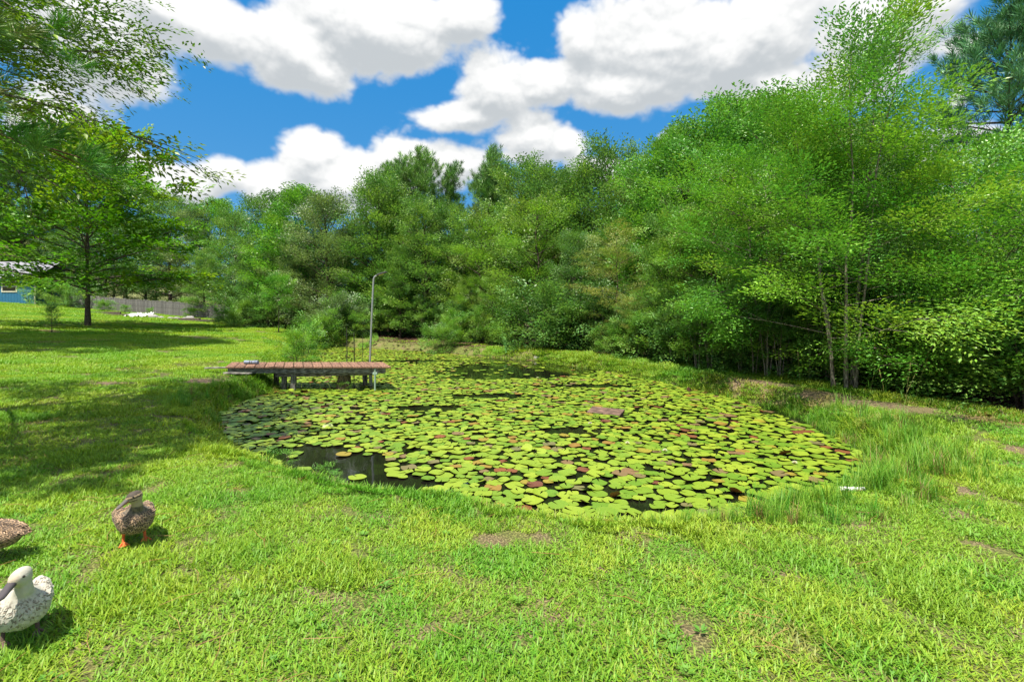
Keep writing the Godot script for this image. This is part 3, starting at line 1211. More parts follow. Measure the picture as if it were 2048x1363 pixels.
	var labels := {
		"deep": "dark green broadleaf tree", "mid": "mid green broadleaf tree", "bright": "bright green narrow tree", "grey": "grey green dense tree", "olive": "olive yellow small tree with sparse twigs", "yellow": "yellowish green bushy tree",
		"pine": "tall pine with tufted crown", "pine_thin": "slender pointed pine", "sapling": "thin forked sapling", "stems": "clump of thin pale stems",
	}
	var names := {"deep": "broadleaf_tree", "mid": "broadleaf_tree", "bright": "broadleaf_tree", "grey": "broadleaf_tree", "olive": "small_tree", "yellow": "broadleaf_tree", "pine": "pine_tree", "pine_thin": "pine_tree", "sapling": "sapling_tree", "stems": "sapling_tree"}
	var grown := {}
	# [kind, bearing, height of the top in the lens, distance, width factor]
	rng.seed = 500
	var stand := [
		["deep", 340, 398, 52.0, 1.3], ["grey", 395, 430, 49.0, 1.2], ["bright", 440, 398, 50.0, 1.4], ["mid", 470, 430, 45.0, 1.1], ["deep", 540, 395, 37.0, 1.1],
		["bright", 605, 373, 33.0, 1.5], ["grey", 655, 402, 30.0, 1.25], ["grey", 590, 470, 33.0, 1.2], ["deep", 510, 500, 36.0, 1.1], ["mid", 700, 470, 31.0, 1.0],
		["mid", 755, 365, 30.0, 1.15], ["pine", 785, 345, 34.0, 1.0], ["pine", 835, 318, 33.0, 1.15], ["pine_thin", 905, 315, 34.0, 1.2], ["pine_thin", 985, 280, 32.0, 0.9], ["pine", 985, 345, 33.0, 0.9],
		["mid", 850, 410, 28.0, 1.1], ["mid", 800, 500, 28.0, 0.9], ["deep", 900, 430, 29.0, 1.1], ["yellow", 960, 440, 26.0, 1.1], ["mid", 1045, 335, 29.0, 1.1], ["deep", 1105, 345, 28.0, 1.0], ["yellow", 1075, 410, 23.5, 1.25], ["yellow", 985, 560, 23.0, 0.9],
		["mid", 1170, 345, 26.0, 1.0], ["deep", 1222, 298, 25.0, 1.1], ["mid", 1275, 345, 22.0, 1.0], ["deep", 1150, 470, 21.0, 1.0], ["olive", 1235, 470, 18.0, 1.3], ["olive", 1270, 590, 16.0, 1.1],
		["bright", 1310, 335, 20.0, 1.0], ["bright", 1375, 238, 17.5, 1.0], ["bright", 1455, 192, 17.0, 1.1], ["bright", 1530, 188, 18.0, 1.1], ["mid", 1340, 430, 15.5, 1.0], ["yellow", 1430, 420, 14.0, 1.0], ["mid", 1560, 380, 13.0, 1.1],
		["deep", 1600, 360, 16.0, 1.1], ["mid", 1880, 400, 13.0, 1.2], ["mid", 2010, 410, 11.0, 1.1], ["deep", 2130, 380, 11.0, 1.3], ["deep", 1760, 380, 14.0, 1.2], ["mid", 1680, 310, 13.6, 1.0], ["deep", 1820, 340, 12.8, 1.0], ["mid", 1735, 250, 15.0, 0.9], ["bright", 1640, 250, 14.6, 0.9],
		["pine", 250, 352, 58.0, 1.3], ["pine", 150, 330, 60.0, 1.3], ["pine", 40, 320, 58.0, 1.4], ["pine", -60, 300, 56.0, 1.4], ["deep", 210, 440, 52.0, 1.3], ["deep", 90, 430, 60.0, 1.4], ["mid", -20, 420, 60.0, 1.4], ["mid", 290, 450, 54.0, 1.2], ["deep", 130, 470, 54.0, 1.2],
	]
	for x in [-120, 20, 160, 300, 420, 520, 620, 720, 800, 880, 960, 1040, 1120, 1200, 1290, 1380, 1480, 1580, 1700, 1830, 1960, 2100]:
		var d := 62.0 if x < 420 else (44.0 if x < 720 else (38.0 if x < 1100 else (32.0 if x < 1350 else 24.0)))
		stand.append(["deep" if rng.randf() < 0.5 else "mid", x + rr(-25, 25), rr(470, 520), d + rr(-3, 3), 1.3])
		stand.append(["deep" if rng.randf() < 0.5 else "grey", x + 50 + rr(-20, 20), rr(480, 530), d + 7.0 + rr(-2, 2), 1.6])
	# each tree of the front rows has a neighbour a little behind it
	for a in stand.duplicate():
		if a[3] < 36.0 and a[1] > 480.0 and not (a[0] as String).begins_with("pine") and a[0] != "olive":
			stand.append([a[0], a[1] + (rr(28, 55) if rng.randf() < 0.5 else rr(-55, -28)), minf(a[2] + rr(20, 80), 560.0), a[3] + rr(0.8, 2.2), a[4]])
	for a in stand:
		place_tree(grown, kinds, labels, names, a[0], on_ground(a[1], a[3]), a[2], a[4], neighbour(a[1], a[3]))
	# thin stems along the edge of the wood
	for a in [["stems", 1420, 560, 12.6], ["sapling", 1375, 590, 13.6], ["stems", 1535, 545, 11.2], ["sapling", 1480, 560, 12.0], ["sapling", 1580, 560, 11.4], ["stems", 1640, 540, 11.0], ["sapling", 1330, 590, 14.8], ["sapling", 1250, 610, 16.6], ["stems", 1200, 600, 18.5],
			["sapling", 800, 590, 28.5], ["sapling", 770, 580, 29.5], ["sapling", 870, 600, 27.0], ["stems", 720, 590, 30.0], ["sapling", 1110, 600, 20.8], ["sapling", 1780, 590, 10.2], ["stems", 1870, 580, 9.6], ["sapling", 1450, 600, 12.9], ["stems", 1295, 600, 15.6], ["stems", 1395, 560, 12.9], ["sapling", 1510, 540, 11.5], ["stems", 1560, 560, 11.0], ["sapling", 1620, 560, 10.6], ["sapling", 1655, 540, 10.3], ["stems", 1345, 590, 13.9], ["sapling", 1275, 600, 15.6], ["sapling", 1405, 570, 13.2], ["sapling", 845, 590, 26.8], ["sapling", 905, 600, 25.6], ["stems", 1745, 580, 9.9]]:
		place_tree(grown, kinds, labels, names, a[0], on_ground(a[1], a[3]), a[2], 0.9, neighbour(a[1], 0.0))

	# the large spreading tree beside the track
	tree("spreading_tree", {"seed": 31, "height": 7.1, "base": 0.13, "radius": 3.3, "trunk": 0.05, "limb": 0.6, "stems": 6, "spread": 0.75, "limbs": 62, "shape": "cone", "low": 0.12, "high": 1.15, "mesh": sprays.fine, "tints": lime, "size": 0.8, "subs": 6, "each": 6, "bend": -0.12, "loose": 0.26, "tumble": 0.45, "leaf": mats.gloss_leaf, "bark": Color(0.42, 0.37, 0.3)},
		on_ground(1690, 9.6), "large lime green tree with several pale stems and layered sprays beside the track")
	tree("spreading_tree", {"seed": 32, "height": 4.4, "base": 0.05, "radius": 2.7, "trunk": 0.06, "stems": 4, "spread": 0.7, "limbs": 56, "shape": "broad", "low": 0.1, "high": 1.0, "mesh": sprays.fine, "tints": [lime[0], lime[1], bright[1], bright[0]], "size": 0.78, "subs": 5, "each": 5, "bend": -0.2, "loose": 0.26, "tumble": 0.5, "leaf": mats.gloss_leaf, "bark": Color(0.3, 0.25, 0.19)},
		on_ground(2010, 8.9), "lower lime green tree whose boughs reach down to the track")
	tree("spreading_tree", {"seed": 33, "height": 5.6, "base": 0.2, "radius": 2.6, "trunk": 0.06, "stems": 3, "spread": 0.6, "limbs": 44, "shape": "umbrella", "low": 0.0, "high": 0.9, "mesh": sprays.fine, "tints": [lime[0], lime[3], bright[1]], "size": 0.8, "subs": 5, "each": 5, "bend": -0.2, "loose": 0.26, "tumble": 0.5, "leaf": mats.gloss_leaf, "bark": Color(0.3, 0.25, 0.19)},
		on_ground(1530, 11.8), "lime green small tree with flat sprays over thin stems")
	tree("pine_tree", {"seed": 34, "height": 11.2, "base": 0.5, "radius": 2.3, "trunk": 0.15, "limbs": 46, "shape": "umbrella", "low": 0.05, "high": 0.9, "mesh": sprays.pine, "tints": blue_pine, "size": 1.3, "subs": 6, "each": 4, "tip": 0.5, "bend": 0.15, "tumble": 1.0, "leaf": mats.needle, "bark": Color(0.16, 0.11, 0.09)},
		on_ground(2020, 16.5), "blue green pine with dense rounded tufts beyond the lime green trees")

	# the tree on the lawn, the overhanging tree and the pine whose boughs hang in beside it
	tree("lawn_tree", {"seed": 35, "height": 8.4, "base": 0.2, "radius": 5.0, "trunk": 0.135, "limbs": 50, "shape": "broad", "low": 0.2, "high": 1.1, "mesh": sprays.maple, "tints": [Color(0.09, 0.27, 0.015), Color(0.14, 0.34, 0.018), Color(0.23, 0.40, 0.02)], "size": 1.15, "subs": 8, "each": 3, "bend": -0.3, "tumble": 0.3, "bark": Color(0.2, 0.16, 0.12)},
		on_ground(175, 25.0), "round green shade tree standing alone on the lawn")
	tree("overhanging_tree", {"seed": 36, "height": 7.6, "base": 0.46, "radius": 3.7, "trunk": 0.2, "limb": 0.4, "limbs": 32, "shape": "broad", "low": 0.12, "high": 0.7, "mesh": sprays.near, "tints": [Color(0.1, 0.24, 0.018), Color(0.15, 0.30, 0.02), Color(0.22, 0.34, 0.03), Color(0.08, 0.19, 0.03)], "size": 1.0, "subs": 11, "each": 5, "bend": -0.5, "loose": 0.4, "tumble": 0.7, "toward": -0.05, "bark": Color(0.24, 0.21, 0.17)},
		Vector3(-8.3, ground(-8.3, -5.7), -5.7), "small leaved tree whose long boughs hang over the lawn and ducks")
	tree("pine_tree", {"seed": 37, "height": 4.5, "base": 0.64, "radius": 2.35, "trunk": 0.09, "limbs": 11, "shape": "broad", "low": 0.0, "high": 0.4, "mesh": sprays.near_pine, "tints": [Color(0.07, 0.26, 0.03), Color(0.11, 0.32, 0.035), Color(0.2, 0.25, 0.06)], "size": 0.95, "subs": 7, "each": 4, "tip": 0.5, "bend": -0.35, "loose": 0.1, "tumble": 1.0, "toward": 0.0, "leaf": mats.needle, "bark": Color(0.3, 0.17, 0.09)},
		Vector3(-6.5, ground(-6.5, -4.2), -4.2), "pine with long soft needles among the overhanging boughs")
	# tall pines beside the lawn: their shade lies across it
	for a in [[-18.0, -12.8, 17.0], [-20.5, -14.5, 16.0]]:
		var p: Node3D = grown["pine"]
		var k: float = a[2] / 12.0
		copy_of(p, "pine_tree", Vector3(a[0], ground(a[0], a[1]), a[1]), a[0], Vector3(k * 1.2, k, k * 1.2), "very tall pine beside the lawn, casting shade across it", "tall pines beside the lawn")
	make_shrubs(deep, mid, bright, lime, olive, grey)


# where in the wood, told by things one can find
func neighbour(px: float, d: float) -> String:
	if px < 330.0:
		return "behind the shed and the shade tree" if d < 61.0 else "deep in the wood behind the shed"
	if px < 560.0:
		return "behind the end of the fence" if d < 43.0 else "deep in the wood behind the fence"
	if px < 720.0:
		return "behind the dock" if d < 38.0 else "deep in the wood behind the dock"
	if px < 900.0:
		return "behind the lamp post" if d < 32.0 else "deep in the wood behind the lamp post"
	if px < 1140.0:
		return "above the undercut far bank" if d < 31.0 else "deep in the wood above the far bank"
	if px < 1350.0:
		return "where the track meets the far bank" if d < 27.0 else "deep in the wood beyond the track's end"
	if px < 1650.0:
		return "behind the thin stems along the track" if d < 20.0 else "deep in the wood behind the thin stems"
	return "behind the large lime green tree" if d < 20.0 else "deep in the wood behind the lime green trees"


func place_tree(grown: Dictionary, kinds: Dictionary, labels: Dictionary, names: Dictionary, kind: String, where: Vector3, top: float, wide: float, near: String) -> void:
	var s: Dictionary = kinds[kind]
	var d := -where.z
	var h := EYE + (HORIZON - top) / FOCAL * d - where.y
	var k: float = 0.94 * h / s.height
	var kw := k * lerpf(1.08, wide, 0.6)
	var stature := "" if kind.begins_with("pine") else ("tall " if h > 9.0 else ("short " if h < 6.0 else ""))
	var label: String = stature + labels[kind] + " " + near
	var group: String = stature + labels[kind].replace("tree", "trees").replace("pine", "pines").replace("sapling", "saplings").replace("clump", "clumps") + " " + near
	if not grown.has(kind):
		grown[kind] = tree(names[kind], s, where, label, "tree", group)
		grown[kind].scale = Vector3(kw, k, kw)
		grown[kind].rotation.y = rr(0, TAU)
	else:
		copy_of(grown[kind], names[kind], where, rr(0, TAU), Vector3(kw, k, kw), label, group)


func make_shrubs(deep: Array, mid: Array, bright: Array, lime: Array, olive: Array, grey: Array) -> void:
	var kinds := {
		"dark": {"seed": 51, "height": 1.5, "base": 0.03, "radius": 0.95, "trunk": 0.025, "stems": 4, "spread": 0.4, "limbs": 26, "shape": "broad", "low": 0.1, "high": 1.1, "mesh": sprays.bush, "tints": deep, "size": 0.75, "subs": 4, "each": 3},
		"green": {"seed": 52, "height": 1.5, "base": 0.03, "radius": 0.9, "trunk": 0.02, "stems": 4, "spread": 0.4, "limbs": 26, "shape": "broad", "low": 0.15, "high": 1.2, "mesh": sprays.bush, "tints": mid, "size": 0.7, "subs": 4, "each": 3},
		"lime": {"seed": 53, "height": 1.5, "base": 0.05, "radius": 0.8, "trunk": 0.018, "stems": 3, "spread": 0.35, "limbs": 22, "shape": "oval", "low": 0.3, "high": 1.2, "mesh": sprays.bush, "tints": lime, "size": 0.6, "subs": 4, "each": 3},
		"grey": {"seed": 54, "height": 1.5, "base": 0.03, "radius": 1.0, "trunk": 0.02, "stems": 5, "spread": 0.5, "limbs": 26, "shape": "broad", "low": 0.2, "high": 1.2, "mesh": sprays.bush, "tints": grey, "size": 0.7, "subs": 4, "each": 3},
	}
	var labels := {"dark": "dark glossy shrub", "green": "leafy green shrub", "lime": "yellow green bush", "grey": "pale grey green bush"}
	var grown := {}
	rng.seed = 520
	var spots := [["lime", 603, 690, 15.8, 1.25], ["lime", 592, 680, 17.0, 0.9], ["green", 640, 0, 25.0, 1.7], ["grey", 665, 0, 26.2, 1.8], ["grey", 690, 0, 26.5, 1.6], ["green", 700, 0, 27.5, 1.9], ["lime", 625, 0, 23.5, 1.2], ["green", 712, 0, 26.2, 1.2],
		["green", 878, 0, 21.3, 1.1], ["lime", 905, 0, 22.0, 1.2], ["lime", 440, 0, 30.0, 0.9], ["lime", 465, 0, 30.5, 1.0], ["green", 490, 0, 32.0, 1.6], ["dark", 520, 0, 33.0, 2.2], ["dark", 545, 0, 32.0, 1.7], ["green", 575, 0, 32.5, 1.5], ["dark", 480, 0, 35.0, 2.6], ["dark", 500, 0, 35.5, 2.2],
		["dark", 1085, 0, 19.9, 2.2], ["dark", 1130, 0, 19.4, 2.0], ["dark", 1165, 0, 19.0, 1.6], ["green", 1040, 0, 21.5, 1.8], ["green", 985, 0, 23.2, 1.6], ["green", 1000, 0, 22.4, 0.9], ["dark", 940, 0, 24.6, 1.5], ["dark", 920, 0, 25.5, 1.6],
		["green", 1225, 0, 16.8, 0.90], ["green", 1260, 0, 16.4, 1.10], ["green", 1300, 0, 15.6, 1.30], ["dark", 1345, 0, 14.6, 1.40], ["green", 1390, 0, 13.8, 1.10], ["green", 1430, 0, 13.2, 1.30], ["dark", 1475, 0, 12.6, 1.20], ["green", 1510, 0, 12.0, 0.90], ["green", 1560, 0, 11.7, 1.40], ["dark", 1610, 0, 11.3, 1.30], ["green", 1650, 0, 10.6, 0.90], ["green", 1730, 0, 10.3, 1.30], ["green", 1770, 0, 9.8, 1.38], ["green", 1820, 0, 9.6, 1.72], ["green", 1860, 0, 9.0, 1.49], ["green", 1910, 0, 8.6, 1.61], ["green", 1960, 0, 8.2, 1.38], ["green", 2010, 0, 8.0, 1.49], ["green", 2060, 0, 7.6, 1.49], ["green", 2110, 0, 7.7, 1.84], ["green", 1990, 0, 9.0, 2.18],
		["dark", 1900, 0, 10.0, 2.0], ["dark", 1700, 0, 11.3, 1.8], ["dark", 1520, 0, 13.2, 1.8], ["dark", 1400, 0, 15.0, 1.9], ["dark", 1320, 0, 17.0, 2.0], ["dark", 1220, 0, 19.5, 2.2],
		["dark", 740, 0, 31.5, 1.7], ["dark", 775, 0, 31.0, 1.5], ["dark", 815, 0, 30.2, 1.8], ["dark", 850, 0, 28.8, 1.6], ["dark", 890, 0, 27.4, 1.7], ["dark", 610, 0, 33.5, 2.2], ["dark", 650, 0, 33.0, 2.4], ["green", 690, 0, 32.0, 1.7],
		["green", 130, 0, 47.0, 2.0], ["green", 100, 0, 48.5, 2.6], ["dark", 170, 0, 46.5, 2.0], ["green", 215, 0, 42.5, 0.8], ["green", 250, 0, 42.0, 0.6], ["lime", 300, 0, 40.5, 0.5], ["green", 380, 0, 40.5, 0.7], ["lime", 200, 0, 42.0, 0.8]]
	for a in spots:
		var s: Dictionary = kinds[a[0]]
		var where := on_ground(a[1], a[3])
		var k: float = a[4] / 1.5
		var size := Vector3(k * rr(0.95, 1.2), k, k * rr(0.95, 1.2))
		var near := neighbour(a[1], a[3])
		if a[1] < 330.0:
			near = "at the foot of the fence"
		elif a[0] == "lime":
			near = "on the lawn's edge by the fence" if a[1] < 500.0 else ("on the bank at the dock's landward end" if a[1] < 700.0 else "on the far waterline")
		elif a[3] < 28.0 and a[1] > 600.0 and a[1] < 720.0:
			near = "on the bank beyond the dock"
		if a[1] >= 1650.0:
			near = "beside the track below the lime green trees" if a[3] < 9.9 else "in the shade behind the large lime green tree"
		var stature: String = "low " if a[4] < 1.15 else ("head high " if a[4] > 1.55 else "waist high ")
		var label: String = stature + labels[a[0]] + " " + near
		var group: String = label.replace("shrub", "shrubs").replace("bush", "bushes")
		if not grown.has(a[0]):
			grown[a[0]] = tree("shrub", s, where, label, "shrub", group)
			grown[a[0]].scale = size
		else:
			copy_of(grown[a[0]], "shrub", where, rr(0, TAU), size, label, group)
	# young planted saplings on the lawn
	tree("young_tree", {"seed": 61, "height": 1.0, "base": 0.2, "radius": 0.3, "trunk": 0.02, "limbs": 16, "shape": "oval", "low": 0.5, "high": 1.2, "mesh": sprays.bush, "tints": deep, "size": 0.34, "subs": 3, "each": 2},
		on_ground(103, 20.0), "knee high dark leafy seedling on the open lawn")
	tree("young_tree", {"seed": 62, "height": 2.9, "base": 0.4, "radius": 0.8, "trunk": 0.03, "limbs": 22, "shape": "oval", "low": 0.3, "high": 1.1, "mesh": sprays.bush, "tints": bright, "size": 0.65, "subs": 4, "each": 3},
		on_ground(557, 27.0), "young bright green tree with a bare thin stem at the lawn's edge")
	# leafy weeds at the water's edge
	var weed := {"seed": 63, "height": 0.16, "base": 0.1, "radius": 0.07, "trunk": 0.004, "stems": 2, "spread": 0.05, "limbs": 6, "shape": "column", "low": 0.6, "high": 1.2, "mesh": sprays.near, "tints": bright, "size": 0.16, "subs": 2, "each": 2, "stem_name": "stem"}
	var first: Node3D = null
	for a in [[556, 950], [648, 982], [662, 990], [1480, 1050]]:
		var d: float = 1.62 * FOCAL / (a[1] - HORIZON)
		var where := on_ground(a[0], d)
		if first == null:
			first = tree("leafy_weed", weed, where, "small leafy green weed at the water's edge", "weed", "leafy weeds at the water's edge")
		else:
			copy_of(first, "leafy_weed", where, rr(0, TAU), Vector3.ONE * rr(0.6, 1.1), "small leafy green weed at the water's edge")
	for a in [[672, 11.2], [690, 11.0], [700, 11.3]]:
		var w := on_ground(a[0], a[1])
		w.y = WATER
		copy_of(first, "leafy_weed", w, rr(0, TAU), Vector3.ONE * rr(0.8, 1.1), "leafy green weed growing round the stump under the dock", "weeds round the stump")
	# tall seeding grass stalks by the track
	for a in [[1740, 760, 700, 9.0, 0.25], [1812, 800, 745, 8.0, 0.12], [1805, 795, 705, 8.2, 0.55], [1830, 790, 730, 8.2, 0.3], [1600, 770, 722, 10.2, -0.06], [1770, 790, 752, 8.6, -0.2]]:
		var base := on_ground(a[0], a[3])
		var h: float = (a[1] - a[2]) / FOCAL * a[3] * 1.4
		var sh := Shape.new()
		var tip := Vector3(a[4] * h, h, 0)
		sh.tube(PackedVector3Array([Vector3(0, -0.03, 0), tip * 0.5 + Vector3(-0.05 * a[4], 0.02, 0), tip]), PackedFloat32Array([0.004, 0.003, 0.002]), 4, Color(0.35, 0.33, 0.12))
		var head := Shape.new()
		head.tube(PackedVector3Array([tip * 0.72, tip * 0.86, tip, tip * 1.06]), PackedFloat32Array([0.004, 0.011, 0.008, 0.002]), 5, Color(0.45, 0.36, 0.16))
		for i in 5:
			blade(sh, Vector3.ZERO, rr(0, TAU), rr(0.1, 0.5), rr(0.25, 0.5), 0.009, 0.7, Color(0.1, 0.26, 0.03))
		var o := thing("seeding_grass_stalk", "tall dry seeding grass stalk beside the worn track", "grass stalk", base, "seeding grass stalks")
		part(o, "stalk", sh.commit(mats.grass))
		part(o, "seed_head", head.commit(mats.grass))


# ---------------------------------------------------------------- the dock
func make_dock() -> void:
	var front := 10.9
	var back := 11.94
	var top := 0.274
	var left := -6.52
	var right := -2.74
	var skew := -0.45
	var along := Vector3(skew, 0, -1).normalized()
	var o := thing("wooden_dock", "short wooden dock with reddish deck boards over the lily pond", "dock", Vector3((left + right) / 2.0, WATER, -front - 0.5))
	var org := o.position
	var count := 17
	var step := (right - left) / count
	var depth := (back - front)
	rng.seed = 700
	for i in count:
		var sh := Shape.new()
		var w := step - 0.014
		var k := rr(0.88, 1.1)
		var col := Color(0.40 * k, 0.22 * k, 0.145 * k)
		var x0 := -w / 2.0
		var sk := skew * depth
		# a skewed board with eased edges
		var t := 0.035
		var ax := Basis(Vector3(1, 0, 0), Vector3(0, 1, 0), Vector3(-skew, 0, 1))
		sh.block(Vector3(sk / 2.0, -t / 2.0, -depth / 2.0), ax, Vector3(w / 2.0, t / 2.0, depth / 2.0 + rr(0.0, 0.012)), 0.004, col)
		part(o, "deck_board", sh.commit(mats.wood_cross), Vector3(left + step * (i + 0.5), top + rr(-0.003, 0.003), -front) - org)
	var grey := Color(0.27, 0.27, 0.25)
	var dark := Color(0.25, 0.235, 0.21)
	var st := Shape.new()
	st.block(Vector3.ZERO, Basis.IDENTITY, Vector3(1.8, 0.058, 0.02), 0.004, grey)
	part(o, "front_stringer", st.commit(mats.wood), Vector3((left + right) / 2.0 - 0.06, top - 0.035 - 0.062, -front - 0.06) - org)
	var st2 := Shape.new()
	st2.block(Vector3.ZERO, Basis.IDENTITY, Vector3(1.8, 0.058, 0.02), 0.004, grey)
	part(o, "rear_stringer", st2.commit(mats.wood), Vector3((left + right) / 2.0 - 0.5, top - 0.035 - 0.062, -back + 0.06) - org)
	var bm := Shape.new()
	bm.block(Vector3.ZERO, Basis(Vector3.FORWARD, -0.02), Vector3(1.16, 0.045, 0.04), 0.006, dark)
	part(o, "cross_beam", bm.commit(mats.wood), Vector3(-4.28, 0.09, -front - 0.16) - org)
	for a in [[-5.28, 11.12, 0.05], [-5.03, 11.05, 0.055], [-5.75, 11.7, 0.05], [-3.6, 11.75, 0.05]]:
		var ps := Shape.new()
		ps.block(Vector3.ZERO, Basis.IDENTITY, Vector3(a[2], 0.55, a[2] * 0.8), 0.006, grey if a[0] > -5.1 else dark)
		part(o, "post", ps.commit(mats.wood_up), Vector3(a[0], top - 0.16 - 0.55, -a[1]) - org)
	for a in [[-3.12, 10.93, Color(0.26, 0.36, 0.30)], [-3.4, 11.6, Color(0.3, 0.31, 0.3)]]:
		var ps := Shape.new()
		ps.tube(PackedVector3Array([Vector3(0, -1.0, 0), Vector3(0, -0.04, 0)]), PackedFloat32Array([0.022, 0.022]), 10, a[2], true)
		if a[1] < 11.0:
			ps.block(Vector3(0, -0.16, -0.01), Basis.IDENTITY, Vector3(0.055, 0.03, 0.03), 0.008, a[2])
		part(o, "pipe_post", ps.commit(mats.plain), Vector3(a[0], top, -a[1]) - org)

	# stump under the dock
	var sm := Shape.new()
	var sp := PackedVector3Array()
	var sr := PackedFloat32Array()
	for i in 6:
		sp.append(Vector3(0.02 * sin(i * 2.0), -0.5 + 0.16 * i, 0.02 * cos(i * 1.3)))
		sr.append(lerpf(0.24, 0.12, i / 5.0))
	sm.tube(sp, sr, 11, Color(0.2, 0.15, 0.10), true)
	single("tree_stump", sm.commit(mats.bark), "rotting brown stump standing in the water under the dock", "stump", Vector3(-3.93, WATER + 0.14, -11.2))

	# the grey plastic pipe lying on the deck
	var gp := Shape.new()
	gp.tube(PackedVector3Array([Vector3(-0.16, 0, 0), Vector3(0.17, 0, 0.02)]), PackedFloat32Array([0.045, 0.045]), 14, Color(0.2, 0.25, 0.33), true)
	for x in [-0.02, 0.03]:
		gp.tube(PackedVector3Array([Vector3(x - 0.012, 0, 0.01), Vector3(x + 0.012, 0, 0.01)]), PackedFloat32Array([0.047, 0.047]), 14, Color(0.06, 0.07, 0.08))
	single("plastic_pipe", gp.commit(mats.plain), "short blue grey plastic pipe lying on the dock boards", "pipe", Vector3(-6.22, top + 0.046, -11.45))

	# lamp post of galvanised pipe
	var lp := thing("lamp_post", "tall galvanised pipe lamp post behind the dock with small flat lamp", "lamp post", Vector3(-3.56, WATER - 0.5, -12.05))
	var pole := Shape.new()
	var foot := lp.position
	var pts := PackedVector3Array([Vector3.ZERO])
	var rad := PackedFloat32Array([0.025])
	for p in [[739.5, 725], [743, 640], [746.5, 565], [747.5, 557], [749.5, 553], [753, 551]]:
		pts.append(at(p[0], p[1], 12.05) - foot)
		rad.append(0.025)
	pole.tube(pts, rad, 10, Color(0.45, 0.47, 0.49), true)
	part(lp, "pole", pole.commit(mats.steel))
	var arm := Shape.new()
	arm.tube(PackedVector3Array([at(752, 551.5, 12.05) - foot, at(759, 548, 12.05) - foot]), PackedFloat32Array([0.018, 0.018]), 8, Color(0.04, 0.04, 0.04), true)
	part(lp, "bracket", arm.commit(mats.plain))
	var hd := Shape.new()
	var ha := Basis(Vector3.BACK, 0.3)
	hd.block(Vector3.ZERO, ha, Vector3(0.12, 0.018, 0.07), 0.006, Color(0.05, 0.05, 0.06))
	hd.block(ha * Vector3(-0.03, -0.023, 0.0), ha, Vector3(0.06, 0.006, 0.05), 0.002, Color(0.62, 0.55, 0.2))
	part(lp, "lamp_head", hd.commit(mats.plain), at(764, 546.5, 12.05) - foot)

	# thin rods pushed into the pond behind the dock
	for a in [[693, 655, 12.3, 0.012], [707.5, 664, 12.5, 0.013], [724.5, 668, 12.9, 0.006]]:
		var rs := Shape.new()
		var b := at(a[0], 740, a[2])
		var h: float = (740.0 - a[1]) / FOCAL * a[2]
		rs.tube(PackedVector3Array([Vector3(0, -0.8, 0), Vector3(0.01, h * 0.5, 0), Vector3(0, h, 0)]), PackedFloat32Array([a[3], a[3], a[3] * 0.8]), 6, Color(0.04, 0.037, 0.035), true)
		single("metal_rod", rs.commit(mats.rough), ["thin dark metal rod standing in the water behind the dock", "shorter thick dark rod beside the other rod behind the dock", "thinnest dark rod behind the dock next to the lamp post"][0 if a[0] < 700 else (1 if a[0] < 720 else 2)], "rod", b)


